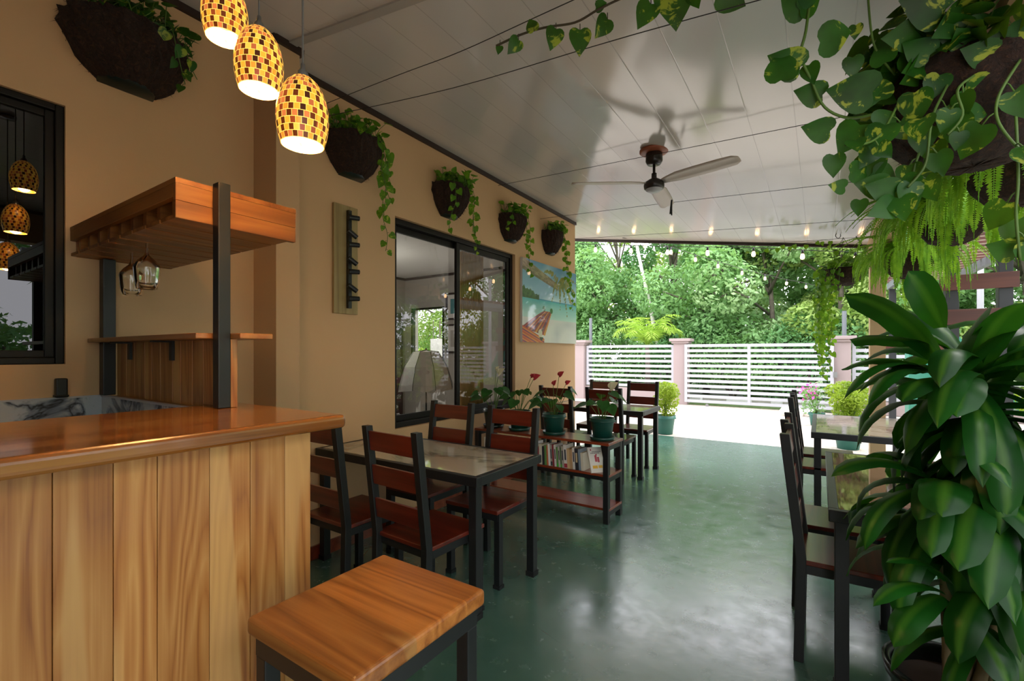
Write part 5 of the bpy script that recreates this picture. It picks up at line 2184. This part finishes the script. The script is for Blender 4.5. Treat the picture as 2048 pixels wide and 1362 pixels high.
# bushy potted plants outside
def feathery_pot(x, y, label, seed, r=0.17, h=0.3, ph=0.55, n_=2500, mat='bamboo_leaf', z=-0.03, sp=0.26):
    t = potted(x, y, z, r, h, label, 'teal_pot', False, 'potted bushes outside', 'potted_bush')
    rg = random.Random(seed)
    cs = [(rg.uniform(-sp * 0.6, sp * 0.6), rg.uniform(-sp * 0.6, sp * 0.6), h + ph * rg.uniform(0.15, 0.9)) for _ in range(12)]
    leaf_cloud('foliage', mat, cs, [sp * 0.55] * 12, n_, 0.05, t, seed)
    m = MB()
    for c in cs:
        m.tube([(0, 0, h * 0.88), c], 0.005, 4)
    m.build('stems', 'stem_green', t)
    return t


feathery_pot(-2.27, 8.3, 'feathery yellow-green plant in green pot where the gravel begins', 401, 0.19, 0.33, 0.55)
feathery_pot(0.35, 8.5, 'feathery plant in teal pot on the gravel behind the far right table', 402, 0.2, 0.3, 0.6)
feathery_pot(0.42, 10.8, 'yellow-green bush in pot near the right gate pillar', 403, 0.22, 0.28, 0.55, 3500, sp=0.32)
t = feathery_pot(-0.05, 10.9, 'grey-leaved potted plant with pink flowers near the gate', 404, 0.15, 0.25, 0.5, 700, 'tree_leaf_a')
random.seed(405)
m = MB()
for i in range(40):
    p = Vector((random.gauss(-0.12, 0.1), random.gauss(-0.1, 0.08), random.gauss(0.68, 0.09)))
    heart_leaf(m, p, rv(), rv(), 0.05)
m.build('flowers', 'pink_flower', t)
# bamboo clump and hedge on the right (also mirrored in the sliding window)
for i, (x, y, h, r, mt, lab) in enumerate(((2.9, 8.8, 2.3, 0.7, 'bamboo_leaf', 'tall yellow-green bamboo clump beyond the pergola'), (3.3, 6.0, 1.3, 0.9, 'hedge_leaf', 'bright green garden bush right of the pergola, middle'),
                                          (3.6, 3.5, 1.1, 0.9, 'hedge_leaf', 'low garden bush outside the open side, level with the plant'), (3.8, 1.2, 1.1, 0.9, 'bamboo_leaf', 'low garden bush outside, mirrored in the dark window'),
                                          (3.9, 9.8, 2.6, 1.0, 'hedge_leaf', 'big leafy bush behind the bamboo clump'), (-8.6, 9.0, 1.4, 1.0, 'bamboo_leaf', 'sunlit bush seen through the inner room window'), (-9.8, 10.2, 2.0, 1.3, 'hedge_leaf', 'green bush behind the concrete stub, through the inner window'))):
    t = thing('garden_bush', lab, 'bush', (x, y, -0.03))
    rg = random.Random(500 + i)
    cs = [(rg.uniform(-r, r) * 0.7, rg.uniform(-r, r) * 0.7, h * rg.uniform(0.1, 0.9)) for _ in range(14)]
    leaf_cloud('foliage', mt, cs, [r * rg.uniform(0.35, 0.5) for _ in range(14)], 7000, 0.07, t, 500 + i)
    m = MB()
    for c in cs[:6]:
        m.tube([(0, 0, 0), c], [0.02, 0.008], 5)
    m.build('branches', 'bark', t)
for i, (x, y, h, r, kd) in enumerate(((7.2, 1.6, 5.0, 2.3, 2), (7.2, 5.6, 5.6, 2.4, 0), (7.0, 9.8, 6.0, 2.4, 2), (7.5, -2.6, 5.0, 2.4, 0))):
    tree(x, y, h, r, K[kd], '%s garden tree on the open right side, %s' % (kind_name[kd], ['nearest the camera', 'second along', 'beyond the pergola end', 'behind the camera'][i]), 600 + i, 9000, 0.17, 0, 0.15, 'garden trees on the right')
t = thing('concrete_stub', 'unfinished concrete pillar with rods, seen through the inner window', 'pillar', (-8.1, 8.9, -0.03))
MB().box(-0.17, 0.17, -0.17, 0.17, 0, 1.78).build('shaft', 'concrete', t)
m = MB()
for sx in (-1, 1):
    for sy in (-1, 1):
        m.tube([(sx * 0.12, sy * 0.12, 1.7), (sx * 0.12, sy * 0.12, 2.25)], 0.01, 5)
m.build('rebar', 'bark', t)

# ------------------------------------------------------------------ string lights


def bulbs(pts, cordpts, label, drop=0.07):
    t = thing('string_lights', label, 'string lights', (0, 0, 0), 0, 'festoon lights')
    MB().tube(catmull(cordpts, 8), 0.005, 5).build('cord', 'wire', t)
    for p in pts:
        s = MB().lathe([(0.0, 0.065), (0.012, 0.065), (0.016, 0.03), (0.016, 0.015), (0.0, 0.015)], 10, c=p).build('socket', 'dark_post', t, True)
        MB().lathe([(0.014, 0.018), (0.022, -0.005), (0.026, -0.03), (0.02, -0.052), (0.0, -0.06)], 12, c=p).build('glass_bulb', 'string_bulb_glow', s, True)


near = [(1191, 497), (1262, 499), (1335, 502), (1415, 503), (1507, 505), (1605, 510), (1711, 515)]
pts = []
for px, py in near:
    u_ = (px - 1024) / F
    d = 7.05 / (u_ * 0.552 + 0.834)
    pts.append(P(px, py, d))
bulbs(pts, [Vector((-4.2, 7.06, cz(-4.2, 7) - 0.03))] + [p + Vector((0, 0, 0.065)) for p in pts] + [Vector((0.6, 7.06, cz(0.6, 7) - 0.05))], 'row of lit bulbs hanging along the outer roof edge')
far = [(1290, 489, 7.4), (1342, 502, 7.9), (1391, 517, 8.4), (1436, 530, 8.9), (1484, 544, 9.4), (1530, 555, 9.9), (1573, 565, 10.4), (1612, 572, 10.9)]
pts = [P(*q) for q in far]
bulbs(pts, [P(1245, 476, 7.05)] + [p + Vector((0, 0, 0.065)) for p in pts] + [P(1668, 582, 12.6)], 'string of lit bulbs running out over the driveway to the right pillar')
